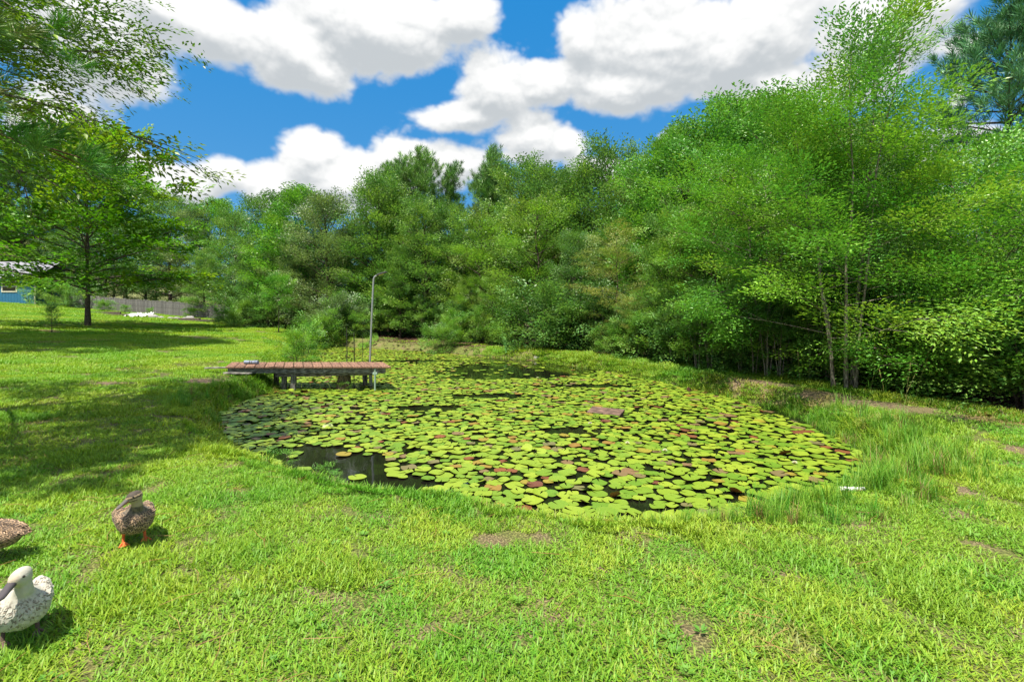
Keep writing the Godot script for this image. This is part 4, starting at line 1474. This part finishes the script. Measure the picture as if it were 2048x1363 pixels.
# ---------------------------------------------------------------- shed, fence and odds and ends
func make_shed() -> void:
	var d := 48.0
	var c := at(70, 608, d)
	var base := c.y
	var wide := 9.0
	var deep := 5.0
	var o := thing("blue_shed", "blue painted timber shed with cream trim at the lawn's far corner", "shed", Vector3(c.x - wide / 2.0, base, -d - deep / 2.0))
	var hw := wide / 2.0
	var hd := deep / 2.0
	var tall := 2.55
	var blue := Color(0.045, 0.26, 0.50)
	var cream := Color(0.68, 0.64, 0.52)
	for side in 2:
		var n := int((wide if side == 0 else deep) / 0.3)
		for i in n:
			var sh := Shape.new()
			if side == 0:
				sh.block(Vector3(-hw + (i + 0.5) * wide / n, tall / 2.0, hd), Basis.IDENTITY, Vector3(wide / n / 2.0 - 0.008, tall / 2.0, 0.02), 0.006, blue)
			else:
				sh.block(Vector3(hw, tall / 2.0, -hd + (i + 0.5) * deep / n), Basis.IDENTITY, Vector3(0.02, tall / 2.0, deep / n / 2.0 - 0.008), 0.006, blue)
			part(o, "siding_board", sh.commit(mats.siding))
	var core := Shape.new()
	core.block(Vector3(0, tall / 2.0, 0), Basis.IDENTITY, Vector3(hw - 0.03, tall / 2.0 - 0.01, hd - 0.03), 0.01, blue)
	part(o, "wall", core.commit(mats.siding))
	var tr := Shape.new()
	tr.block(Vector3(hw - 0.02, tall / 2.0, hd + 0.026), Basis.IDENTITY, Vector3(0.09, tall / 2.0, 0.02), 0.006, cream)
	part(o, "corner_trim", tr.commit(mats.plain))
	var sill := Shape.new()
	sill.block(Vector3(0, -0.05, hd + 0.01), Basis.IDENTITY, Vector3(hw, 0.05, 0.04), 0.006, Color(0.2, 0.11, 0.07))
	part(o, "skirting_board", sill.commit(mats.wood))
	for i in 9:
		var bk := Shape.new()
		bk.block(Vector3(-hw + 0.25 + i * (wide - 0.5) / 8.0, -0.3, hd - 0.15), Basis.IDENTITY, Vector3(0.2, 0.2, 0.1), 0.01, Color(0.25, 0.22, 0.15))
		part(o, "foundation_block", bk.commit(mats.rough))
	# the window: frame with sill, sash bars and panes
	var x0 := at(4, 0, d).x - o.position.x
	var x1 := at(33, 0, d).x - o.position.x
	var y0 := at(0, 583, d).y - base
	var y1 := y0 + 1.05
	var f := Shape.new()
	var mx := (x0 + x1) / 2.0
	var my := (y0 + y1) / 2.0
	for s in [-1.0, 1.0]:
		f.block(Vector3(mx + s * (x1 - x0) / 2.0, my, hd + 0.03), Basis.IDENTITY, Vector3(0.06, (y1 - y0) / 2.0 + 0.06, 0.03), 0.006, cream)
		f.block(Vector3(mx, my + s * (y1 - y0) / 2.0, hd + 0.032), Basis.IDENTITY, Vector3((x1 - x0) / 2.0 - 0.06, 0.06, 0.03), 0.006, cream)
	f.block(Vector3(mx, my, hd + 0.03), Basis.IDENTITY, Vector3((x1 - x0) / 2.0 - 0.06, 0.02, 0.02), 0.004, Color(0.75, 0.75, 0.73))
	var win := part(o, "window", f.commit(mats.plain))
	for s in [-1.0, 1.0]:
		var gl := Shape.new()
		gl.block(Vector3(mx, my + s * (y1 - y0) / 4.0, hd + 0.024), Basis.IDENTITY, Vector3((x1 - x0) / 2.0 - 0.06, (y1 - y0) / 4.0 - 0.03, 0.003), 0.001, Color.WHITE)
		part(win, "pane", gl.commit(mats.pane))
	# roof of pale shingle courses
	var rise := 1.9
	var eave := hd + 0.35
	for s in [1.0, -1.0]:
		for k in 7:
			var rs := Shape.new()
			var t0 := k / 7.0
			var t1 := (k + 1.06) / 7.0
			var a := Vector3(0, tall + rise * t0, s * eave * (1.0 - t0))
			var b := Vector3(0, tall + rise * t1, s * eave * (1.0 - t1))
			var slope := (b - a).normalized()
			var nn := slope.cross(Vector3(s, 0, 0)).normalized()
			if nn.y < 0.0:
				nn = -nn
			var gk := rr(0.92, 1.06)
			rs.block((a + b) / 2.0 + nn * 0.03, Basis(Vector3.RIGHT, nn, slope).orthonormalized(), Vector3(hw + 0.25, 0.02 + 0.003 * (k % 2), (b - a).length() / 2.0), 0.005, Color(0.36 * gk, 0.36 * gk, 0.43 * gk))
			part(o, "roof_course", rs.commit(mats.rough))


func make_fence() -> void:
	var a := Vector3(-23.6, 0, -40.4)
	var b := Vector3(-43.0, 0, -46.5)
	a.y = ground(a.x, a.z)
	var o := thing("wooden_fence", "weathered grey wooden paling fence along the wood behind the lawn", "fence", a)
	rng.seed = 720
	var run := Vector3(b.x - a.x, 0, b.z - a.z)
	var length := run.length()
	var dir := run / length
	var turn := Basis(dir, Vector3.UP, dir.cross(Vector3.UP).normalized())
	var n := int(length / 0.15)
	for i in n:
		var p := a + dir * (i + 0.5) * 0.15
		p.y = ground(p.x, p.z)
		var h := 1.28 + rr(-0.05, 0.05)
		var k := rr(0.7, 1.15)
		var sh := Shape.new()
		sh.block(Vector3(0, h / 2.0 - 0.05, 0), turn * Basis(Vector3.BACK, rr(-0.02, 0.02)), Vector3(0.066, h / 2.0, 0.011), 0.003, Color(0.36 * k, 0.355 * k, 0.35 * k))
		part(o, "picket", sh.commit(mats.wood_up), p - a)
	for y in [0.3, 1.0]:
		var pts := PackedVector3Array()
		var rad := PackedFloat32Array()
		for i in 12:
			var p := a + dir * length * i / 11.0
			pts.append(Vector3(p.x, ground(p.x, p.z) + y, p.z) - a + turn.z * 0.06)
			rad.append(0.045)
		var sh := Shape.new()
		sh.tube(pts, rad, 4, Color(0.2, 0.19, 0.18))
		part(o, "rail", sh.commit(mats.rough))
	for i in 9:
		var p := a + dir * length * i / 8.0
		var sh := Shape.new()
		sh.block(Vector3(0, 0.5, 0), turn, Vector3(0.05, 0.7, 0.05), 0.006, Color(0.2, 0.19, 0.18))
		part(o, "post", sh.commit(mats.wood_up), Vector3(p.x, ground(p.x, p.z), p.z) - a + turn.z * 0.14)


func lump(seed_: int, r: Vector3, col: Color, rough := 0.35) -> ArrayMesh:
	var fn := FastNoiseLite.new()
	fn.seed = seed_
	fn.frequency = 0.9
	var sh := Shape.new()
	sh.ball(Vector3.ZERO, Vector3.ONE, col, 9, 12)
	for i in sh.v.size():
		var p := sh.v[i]
		sh.v[i] = p * r * (1.0 + rough * fn.get_noise_3dv(p * 1.4))
		sh.n[i] = (p / r).normalized()
	return sh.commit(mats.rough)


func make_odds() -> void:
	rng.seed = 740
	# rubble by the fence: a crumpled white sheet, stones and timbers
	var sheet := Shape.new()
	var nx := 26
	var nz := 12
	for j in nz + 1:
		for i in nx + 1:
			var x := (float(i) / nx - 0.5) * 1.7
			var z := (float(j) / nz - 0.5) * 0.9
			var y := 0.16 * absf(noise_b.get_noise_2d(x * 1.6, z * 1.6)) * 2.0 + 0.05 + 0.22 * float(nz - j) / nz
			sheet.vert(Vector3(x + 0.1 * noise_a.get_noise_2d(x, z * 9.0), y, z), Vector3.UP, Color(0.5, 0.5, 0.49))
	for j in nz:
		for i in nx:
			var k := j * (nx + 1) + i
			sheet.ix.append_array(PackedInt32Array([k, k + 1, k + nx + 2, k, k + nx + 2, k + nx + 1]))
	for k in sheet.n.size():
		var i := k % (nx + 1)
		var j := k / (nx + 1)
		var e := sheet.v[j * (nx + 1) + mini(i + 1, nx)] - sheet.v[j * (nx + 1) + maxi(i - 1, 0)]
		var g := sheet.v[mini(j + 1, nz) * (nx + 1) + i] - sheet.v[maxi(j - 1, 0) * (nx + 1) + i]
		sheet.n[k] = g.cross(e).normalized()
	single("plastic_sheet", sheet.commit(mats.plain), "crumpled white plastic sheet lying in front of the fence", "plastic sheet", on_ground(280, 36.0))
	for i in 7:
		var px := 310.0 + i * 14.0 + rr(-5, 5)
		var r := rr(0.14, 0.3)
		single("rubble_stone", lump(740 + i, Vector3(r * 1.4, r * 0.7, r), Color(0.42, 0.41, 0.40)), "pale rubble stone in the row before the fence", "stone", on_ground(px, 35.5 + rr(-0.6, 0.6)) + Vector3(0, r * 0.35, 0), "rubble stones before the fence")
	for a in [[355, 35.2, 1.7], [395, 34.6, 1.5], [240, 37.0, 1.6], [205, 38.5, 1.4]]:
		var sh := Shape.new()
		sh.block(Vector3.ZERO, Basis(Vector3.UP, rr(-0.2, 0.2)), Vector3(a[2], 0.08, 0.09), 0.01, Color(0.22, 0.17, 0.14))
		single("timber", sh.commit(mats.wood), "old brown timber edging the lawn before the fence", "timber", on_ground(a[0], a[1]) + Vector3(0, 0.07, 0), "timbers before the fence")
	# weathered planks at the landward end of the dock
	for a in [[438, 735, 11.3, 0.30, 0.25], [475, 746, 10.7, 0.32, -0.12]]:
		var sh := Shape.new()
		sh.block(Vector3.ZERO, Basis(Vector3.UP, a[4]), Vector3(a[3], 0.016, 0.05), 0.004, Color(0.42, 0.40, 0.36))
		var p := on_ground(a[0], a[2])
		single("loose_board", sh.commit(mats.wood), ["weathered pale board lying in the grass off the dock's end", "weathered pale board lying in the grass below the dock"][0 if a[0] < 450 else 1], "board", Vector3(p.x, at(a[0], a[1], a[2]).y, p.z))
	# sunken brown board in the pond
	var bd := Shape.new()
	bd.block(Vector3.ZERO, Basis(Vector3.UP, -0.5) * Basis(Vector3.RIGHT, 0.14), Vector3(0.3, 0.02, 0.16), 0.005, Color(0.24, 0.15, 0.11))
	single("sunken_board", bd.commit(mats.wood), "brown board lying tilted half out of the water among the pads", "board", Vector3(1.66, WATER + 0.03, -8.5))
	# white plastic pipe in the bank grass
	var wp := Shape.new()
	wp.tube(PackedVector3Array([Vector3(-0.1, 0, 0), Vector3(0.1, 0.005, 0.03)]), PackedFloat32Array([0.022, 0.022]), 12, Color(0.8, 0.8, 0.78), true)
	single("plastic_pipe", wp.commit(mats.plain), "short white plastic pipe half hidden in the bank grass", "pipe", Vector3(3.0, ground(3.0, -4.25) + 0.09, -4.25))
	# pale block at the far waterline
	var cb := Shape.new()
	cb.block(Vector3.ZERO, Basis(Vector3.UP, 0.2), Vector3(0.11, 0.07, 0.09), 0.01, Color(0.55, 0.54, 0.5))
	single("concrete_block", cb.commit(mats.rough), "pale concrete block at the far waterline below the wood", "block", Vector3(0.95, WATER + 0.07, -18.0))
	# small brown stump in the bank grass
	var ts := Shape.new()
	ts.tube(PackedVector3Array([Vector3(0, -0.05, 0), Vector3(0, 0.06, 0), Vector3(0.01, 0.15, 0), Vector3(0.0, 0.2, 0)]), PackedFloat32Array([0.06, 0.075, 0.06, 0.02]), 9, Color(0.2, 0.09, 0.05), true)
	var tp := on_ground(1377, 11.0)
	single("small_stump", ts.commit(mats.bark), "small knobbly reddish brown stump in the bank grass", "stump", tp)
	# orange ball on a stake at the wood's edge
	var mk := thing("marker_stake", "thin stake topped with a small orange ball at the wood's edge", "stake", on_ground(728, 27.5))
	var sk := Shape.new()
	sk.tube(PackedVector3Array([Vector3(0, -0.2, 0), Vector3(0, 0.52, 0)]), PackedFloat32Array([0.02, 0.02]), 6, Color(0.2, 0.14, 0.1), true)
	part(mk, "stake", sk.commit(mats.rough))
	var ob := Shape.new()
	ob.ball(Vector3(0, 0.58, 0), Vector3.ONE * 0.075, Color(0.75, 0.22, 0.02), 8, 10)
	part(mk, "ball", ob.commit(mats.plain))


# ---------------------------------------------------------------- ducks
func smin(a: float, b: float, k: float) -> float:
	var h := clampf(0.5 + 0.5 * (b - a) / k, 0.0, 1.0)
	return lerpf(b, a, h) - k * h * (1.0 - h)


func ell(p: Vector3, c: Vector3, r: Vector3, tilt: float) -> float:
	var q := p - c
	q = Vector3(q.x * cos(tilt) + q.y * sin(tilt), q.y * cos(tilt) - q.x * sin(tilt), q.z)
	var k0 := (q / r).length()
	var k1 := (q / (r * r)).length()
	return k0 * (k0 - 1.0) / maxf(k1, 1e-5)


func cap(p: Vector3, a: Vector3, b: Vector3, ra: float, rb: float) -> float:
	var t := clampf((p - a).dot(b - a) / (b - a).length_squared(), 0.0, 1.0)
	return p.distance_to(a.lerp(b, t)) - lerpf(ra, rb, t)


var neck_turn := 0.0
const NECK := Vector3(0.135, 0.0, 0.0)


func head_space(p: Vector3) -> Vector3:
	return (p - NECK).rotated(Vector3.UP, -neck_turn) + NECK


func duck_field(p: Vector3) -> float:
	var d := ell(p, Vector3(-0.005, 0.165, 0), Vector3(0.165, 0.085, 0.1), 0.2)
	d = smin(d, ell(p, Vector3(0.075, 0.172, 0), Vector3(0.088, 0.084, 0.092), 0.3), 0.04)
	var s := 1.0 if p.z > 0.0 else -1.0
	d = smin(d, ell(p, Vector3(-0.02, 0.19, 0.076 * s), Vector3(0.15, 0.056, 0.036), 0.13), 0.012)
	if p.y < 0.16:
		d = smin(d, cap(p, Vector3(-0.005, 0.12, 0.052 * s), Vector3(0.0, 0.08, 0.056 * s), 0.034, 0.016), 0.02)
		if p.y < 0.11:
			d = smin(d, cap(p, Vector3(0.0, 0.085, 0.056 * s), Vector3(-0.012, 0.055, 0.058 * s), 0.0115, 0.009), 0.006)
			d = smin(d, cap(p, Vector3(-0.012, 0.055, 0.058 * s), Vector3(0.002, 0.016, 0.06 * s), 0.009, 0.009), 0.004)
	if p.x < -0.05:
		d = smin(d, cap(p, Vector3(-0.13, 0.16, 0), Vector3(-0.225, 0.178, 0), 0.045, 0.012), 0.03)
	if p.x > 0.02 and p.y > 0.12:
		d = smin(d, cap(p, Vector3(0.09, 0.2, 0), Vector3(0.128, 0.29, 0), 0.05, 0.0275), 0.045)
		var q := head_space(p)
		d = smin(d, cap(q, Vector3(0.13, 0.285, 0), Vector3(0.138, 0.335, 0), 0.0275, 0.03), 0.02)
		d = smin(d, ell(q, Vector3(0.15, 0.356, 0), Vector3(0.049, 0.036, 0.033), -0.3), 0.018)
	return d


func duck_color(p: Vector3, kind: int, fn: FastNoiseLite, fm: FastNoiseLite) -> Color:
	var q := head_space(p)
	var spot := fn.get_noise_3d(p.x * 0.75 * 100.0, p.y * 100.0, p.z * 100.0)
	var soft := fm.get_noise_3dv(p * 100.0)
	var leg := p.y < 0.085 and absf(absf(p.z) - 0.055) < 0.03
	if kind == 0:
		if leg and p.y < 0.078:
			return Color(0.62, 0.13, 0.025)
		if p.y > 0.29:
			var up := q.y - (0.352 - 0.22 * (q.x - 0.15))
			if up > 0.018:
				return Color(0.055, 0.042, 0.03) * (1.0 + 0.3 * soft)
			if absf(up - 0.004) < 0.0055 and q.x > 0.115:
				return Color(0.05, 0.036, 0.026)
			if up > 0.004:
				return Color(0.34, 0.25, 0.15)
			if absf(up + 0.014) < 0.004 and q.x > 0.14:
				return Color(0.11, 0.08, 0.05)
			return Color(0.30, 0.235, 0.13).lerp(Color(0.38, 0.31, 0.18), soft * 0.5 + 0.5)
		if p.y > 0.215 and p.x > 0.07:
			return Color(0.16, 0.125, 0.085).lerp(Color(0.06, 0.048, 0.036), smoothstep(-0.2, 0.3, spot))
		var tan_ := Color(0.34, 0.215, 0.12).lerp(Color(0.27, 0.18, 0.09), soft * 0.5 + 0.5)
		return tan_.lerp(Color(0.05, 0.033, 0.022), smoothstep(-0.12, 0.22, spot + 0.25 * soft))
	if leg and p.y < 0.078:
		return Color(0.10, 0.06, 0.045)
	var pale := Color(0.43, 0.415, 0.35) * (1.0 + 0.12 * soft)
	if p.y > 0.265 and p.x > 0.06:
		return pale.lerp(Color(0.45, 0.36, 0.26), smoothstep(0.165, 0.19, q.x) * 0.7)
	return pale.lerp(Color(0.12, 0.09, 0.06), smoothstep(0.1, 0.34, spot + 0.25 * soft) * smoothstep(0.265, 0.22, p.y) * 0.85)


func duck(label: String, where: Vector3, turn: float, neck: float, kind: int, size: float, seed_: int) -> void:
	neck_turn = neck
	var sh := Shape.new()
	var h := 0.005
	var lo := Vector3(-0.25, 0.0, -0.13)
	var nx := 94
	var ny := 82
	var nz := 53
	var f := PackedFloat32Array()
	f.resize(nx * ny * nz)
	f.fill(1.0)
	var blk := 4
	var busy := []
	for bz in range(0, nz, blk):
		for by in range(0, ny, blk):
			for bx in range(0, nx, blk):
				var c := lo + Vector3(bx + 1.5, by + 1.5, bz + 1.5) * h
				var dc := duck_field(c)
				if absf(dc) > h * 6.0:
					if dc < 0.0:
						for z in range(bz, mini(bz + blk, nz)):
							for y in range(by, mini(by + blk, ny)):
								for x in range(bx, mini(bx + blk, nx)):
									f[(z * ny + y) * nx + x] = -1.0
					continue
				busy.append(Vector3i(bx, by, bz))
				for z in range(bz, mini(bz + blk, nz)):
					for y in range(by, mini(by + blk, ny)):
						for x in range(bx, mini(bx + blk, nx)):
							f[(z * ny + y) * nx + x] = duck_field(lo + Vector3(x, y, z) * h)
	var fn := FastNoiseLite.new()
	fn.seed = seed_
	fn.noise_type = FastNoiseLite.TYPE_CELLULAR if kind == 0 else FastNoiseLite.TYPE_SIMPLEX
	fn.cellular_return_type = FastNoiseLite.RETURN_DISTANCE2_SUB
	fn.frequency = 0.75 if kind == 0 else 0.85
	fn.fractal_type = FastNoiseLite.FRACTAL_NONE
	if kind == 0:
		fn.noise_type = FastNoiseLite.TYPE_SIMPLEX
	var fm := FastNoiseLite.new()
	fm.seed = seed_ + 1
	fm.frequency = 0.35
	var cell := {}
	var offs := [0, 1, nx, nx + 1, nx * ny, nx * ny + 1, nx * ny + nx, nx * ny + nx + 1]
	var cp := [Vector3(0, 0, 0), Vector3(1, 0, 0), Vector3(0, 1, 0), Vector3(1, 1, 0), Vector3(0, 0, 1), Vector3(1, 0, 1), Vector3(0, 1, 1), Vector3(1, 1, 1)]
	var edges := [[0, 1], [2, 3], [4, 5], [6, 7], [0, 2], [1, 3], [4, 6], [5, 7], [0, 4], [1, 5], [2, 6], [3, 7]]
	for bb in busy:
		for z in range(bb.z, mini(bb.z + blk, nz - 1)):
			for y in range(bb.y, mini(bb.y + blk, ny - 1)):
				for x in range(bb.x, mini(bb.x + blk, nx - 1)):
					var b := (z * ny + y) * nx + x
					var neg := 0
					for k in 8:
						if f[b + offs[k]] < 0.0:
							neg += 1
					if neg == 0 or neg == 8:
						continue
					var sum := Vector3.ZERO
					var cnt := 0
					for e in edges:
						var fa := f[b + offs[e[0]]]
						var fb := f[b + offs[e[1]]]
						if (fa < 0.0) != (fb < 0.0):
							sum += (cp[e[0]] as Vector3).lerp(cp[e[1]], fa / (fa - fb))
							cnt += 1
					var p := lo + (Vector3(x, y, z) + sum / cnt) * h
					var ee := 0.003
					var f0 := duck_field(p)
					var g := Vector3(duck_field(p + Vector3(ee, 0, 0)) - f0, duck_field(p + Vector3(0, ee, 0)) - f0, duck_field(p + Vector3(0, 0, ee)) - f0).normalized()
					# feathers: small overlapping ridges in the surface itself
					var ruff := fn.get_noise_3d(p.x * 90.0, p.y * 140.0, p.z * 140.0) * smoothstep(0.085, 0.12, p.y)
					var tiltn := Vector3(fn.get_noise_3d(p.z * 150.0, p.x * 90.0, 7.0), fn.get_noise_3d(p.y * 150.0, 3.0, p.x * 90.0), fn.get_noise_3d(9.0, p.y * 150.0, p.z * 150.0)) * 0.12 * smoothstep(0.085, 0.12, p.y)
					cell[b] = sh.vert(p + g * ruff * 0.0007, (g + tiltn).normalized(), duck_color(p, kind, fn, fm))
	for bb in busy:
		for z in range(maxi(1, bb.z), mini(bb.z + blk, nz - 1)):
			for y in range(maxi(1, bb.y), mini(bb.y + blk, ny - 1)):
				for x in range(maxi(1, bb.x), mini(bb.x + blk, nx - 1)):
					var b := (z * ny + y) * nx + x
					var s0 := f[b] < 0.0
					var sx := nx * ny
					if s0 != (f[b + 1] < 0.0):
						sh.face(cell[b], cell[b - nx], cell[b - nx - sx])
						sh.face(cell[b], cell[b - nx - sx], cell[b - sx])
					if s0 != (f[b + nx] < 0.0):
						sh.face(cell[b], cell[b - 1], cell[b - 1 - sx])
						sh.face(cell[b], cell[b - 1 - sx], cell[b - sx])
					if s0 != (f[b + sx] < 0.0):
						sh.face(cell[b], cell[b - 1], cell[b - 1 - nx])
						sh.face(cell[b], cell[b - 1 - nx], cell[b - nx])
	# feathers laid like scales from the breast to the tail
	var skin := sh.v.size()
	rng.seed = seed_ * 7
	for i in range(0, skin, 7):
		var p := sh.v[i]
		var g := sh.n[i]
		if p.y < 0.1 or p.y > 0.24 and p.x > 0.05 or head_space(p).y > 0.27:
			continue
		var back := Vector3(-1.0, -0.25 if p.x < 0.05 else -0.9, 0.15 * signf(p.z))
		back = (back - g * back.dot(g)).normalized()
		var fl := rr(0.02, 0.029) * (1.3 if p.x < 0.0 and absf(p.z) > 0.05 else 1.0)
		var dir := (back + g * 0.05 + Vector3(rr(-1, 1), rr(-1, 1), rr(-1, 1)) * 0.12).normalized()
		var k := rr(0.85, 1.15)
		if kind == 0:
			sh.leaf(p + g * 0.001, dir, g, fl, fl * 0.75, 0.04, Color(0.46 * k, 0.31 * k, 0.19 * k))
			sh.leaf(p + g * 0.0022, dir, g, fl * 0.8, fl * 0.5, 0.04, Color(0.075 * k, 0.05 * k, 0.034 * k))
		else:
			sh.leaf(p + g * 0.001, dir, g, fl, fl * 0.75, 0.04, Color(0.46 * k, 0.44 * k, 0.37 * k))
			if rng.randf() < 0.45:
				sh.leaf(p + g * 0.0025, dir, g, fl * 0.7, fl * 0.28, 0.04, Color(0.2 * k, 0.16 * k, 0.12 * k))
	# bill: rings from the face to the rounded tip, bent slightly downwards
	var bill_top := Color(0.10, 0.085, 0.08) if kind == 0 else Color(0.055, 0.05, 0.055)
	var bill_low := Color(0.55, 0.17, 0.04) if kind == 0 else Color(0.09, 0.08, 0.075)
	var first := sh.v.size()
	var rings := [[0.172, 0.35, 0.021, 0.023], [0.192, 0.339, 0.0205, 0.0185], [0.21, 0.326, 0.02, 0.014], [0.224, 0.316, 0.022, 0.011], [0.237, 0.307, 0.0215, 0.009], [0.246, 0.301, 0.013, 0.0065]]
	var sides := 12
	for r in rings:
		for k in sides:
			var a := TAU * k / sides
			var nn := Vector3(0.25, sin(a), cos(a)).normalized()
			var p := Vector3(r[0], r[1] + sin(a) * r[3], cos(a) * r[2])
			sh.vert((p - NECK).rotated(Vector3.UP, neck_turn) + NECK, nn.rotated(Vector3.UP, neck_turn), bill_top if sin(a) > -0.35 else bill_low)
	for i in rings.size() - 1:
		for k in sides:
			var a := first + i * sides + k
			var b := first + i * sides + (k + 1) % sides
			sh.face(a, b, b + sides)
			sh.face(a, b + sides, a + sides)
	var tipc := sh.vert((Vector3(0.2495, 0.2995, 0) - NECK).rotated(Vector3.UP, neck_turn) + NECK, Vector3(0.9, -0.3, 0).rotated(Vector3.UP, neck_turn), bill_top)
	for k in sides:
		sh.face(tipc, first + (rings.size() - 1) * sides + k, first + (rings.size() - 1) * sides + (k + 1) % sides)
	# eyes
	for s in [-1.0, 1.0]:
		sh.ball((Vector3(0.163, 0.362, 0.0295 * s) - NECK).rotated(Vector3.UP, neck_turn) + NECK, Vector3.ONE * 0.0062, Color(0.012, 0.01, 0.009), 5, 8)
	# webbed feet: three toes with skin between them
	var fc := Color(0.66, 0.14, 0.025) if kind == 0 else Color(0.11, 0.065, 0.05)
	for s in [-1.0, 1.0]:
		var heel := Vector3(0.0, 0.013, 0.06 * s)
		var toes := []
		for a in [-0.5, 0.0, 0.5]:
			var t := heel + Vector3(cos(a) * 0.062, -0.009, sin(a) * 0.062)
			toes.append(t)
			sh.tube(PackedVector3Array([heel, heel.lerp(t, 0.5) + Vector3(0, 0.003, 0), t]), PackedFloat32Array([0.0065, 0.0055, 0.003]), 6, fc, true)
		for k in 2:
			var m: Vector3 = heel.lerp((toes[k] + toes[k + 1]) / 2.0, 0.82)
			sh.flat(heel, toes[k], m, fc * 0.9)
			sh.flat(heel, m, toes[k + 1], fc * 0.9)
		sh.tube(PackedVector3Array([heel, heel + Vector3(-0.02, -0.006, 0)]), PackedFloat32Array([0.005, 0.0025]), 5, fc, true)
	var o := single("duck", sh.commit(mats.feather), label, "duck", where)
	o.rotation.y = turn
	o.scale = Vector3.ONE * size


func make_ducks() -> void:
	# ducks face +X in their own axes; a turn of -90 degrees faces the camera
	var p := on_ground(268, 3.12)
	duck("brown speckled duck with orange feet and striped face, standing on the sunny lawn", p + Vector3(0, 0.012, 0), deg_to_rad(-46.0), deg_to_rad(-80.0), 0, 0.93, 31)
	p = on_ground(40, 2.2)
	duck("white duck with dark flecks and grey bill, turning its head", p + Vector3(0, 0.012, 0), deg_to_rad(-40.0), deg_to_rad(-50.0), 1, 0.94, 32)
	p = on_ground(-26, 2.9)
	duck("brown duck behind the white duck, only its tail end and one orange foot in view", p + Vector3(0, 0.012, 0), deg_to_rad(192.0), 0.0, 0, 0.9, 33)


func _ready() -> void:
	var cam := Camera3D.new()
	cam.name = "camera"
	cam.projection = Camera3D.PROJECTION_FRUSTUM
	cam.near = 0.1
	cam.far = 1500.0
	cam.size = 1363.0 / FOCAL * cam.near
	cam.frustum_offset = Vector2(0.0, -(681.5 - HORIZON) / FOCAL * cam.near)
	add_child(cam)
	cam.position = Vector3(0, EYE, 0)
	cam.current = true
	var we := WorldEnvironment.new()
	we.name = "environment"
	var env := Environment.new()
	env.background_mode = Environment.BG_SKY
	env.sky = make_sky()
	env.tonemap_mode = Environment.TONE_MAPPER_LINEAR
	env.tonemap_exposure = EXPO
	env.sdfgi_enabled = true
	env.ssao_enabled = true
	env.ssil_enabled = true
	we.environment = env
	add_child(we)
	var sun := DirectionalLight3D.new()
	sun.name = "sun"
	sun.light_energy = 0.78
	sun.light_color = Color(1.0, 0.965, 0.9)
	sun.light_angular_distance = 0.5
	sun.shadow_enabled = true
	add_child(sun)
	# high sun, from the left and a little behind the camera
	sun.look_at_from_position(Vector3.ZERO, Vector3(0.22, -1.0, -0.32), Vector3.FORWARD)
	print("sky ", Time.get_ticks_msec())
	make_materials()
	make_outlines()
	print("outlines ", Time.get_ticks_msec())
	make_terrain()
	print("terrain ", Time.get_ticks_msec())
	make_trees()
	print("trees ", Time.get_ticks_msec())
	make_shed()
	make_fence()
	make_dock()
	make_odds()
	print("built ", Time.get_ticks_msec())
	make_ducks()
	print("ducks ", Time.get_ticks_msec())
	make_lilies()
	print("lilies ", Time.get_ticks_msec())
	make_grass()
	print("grass ", Time.get_ticks_msec())
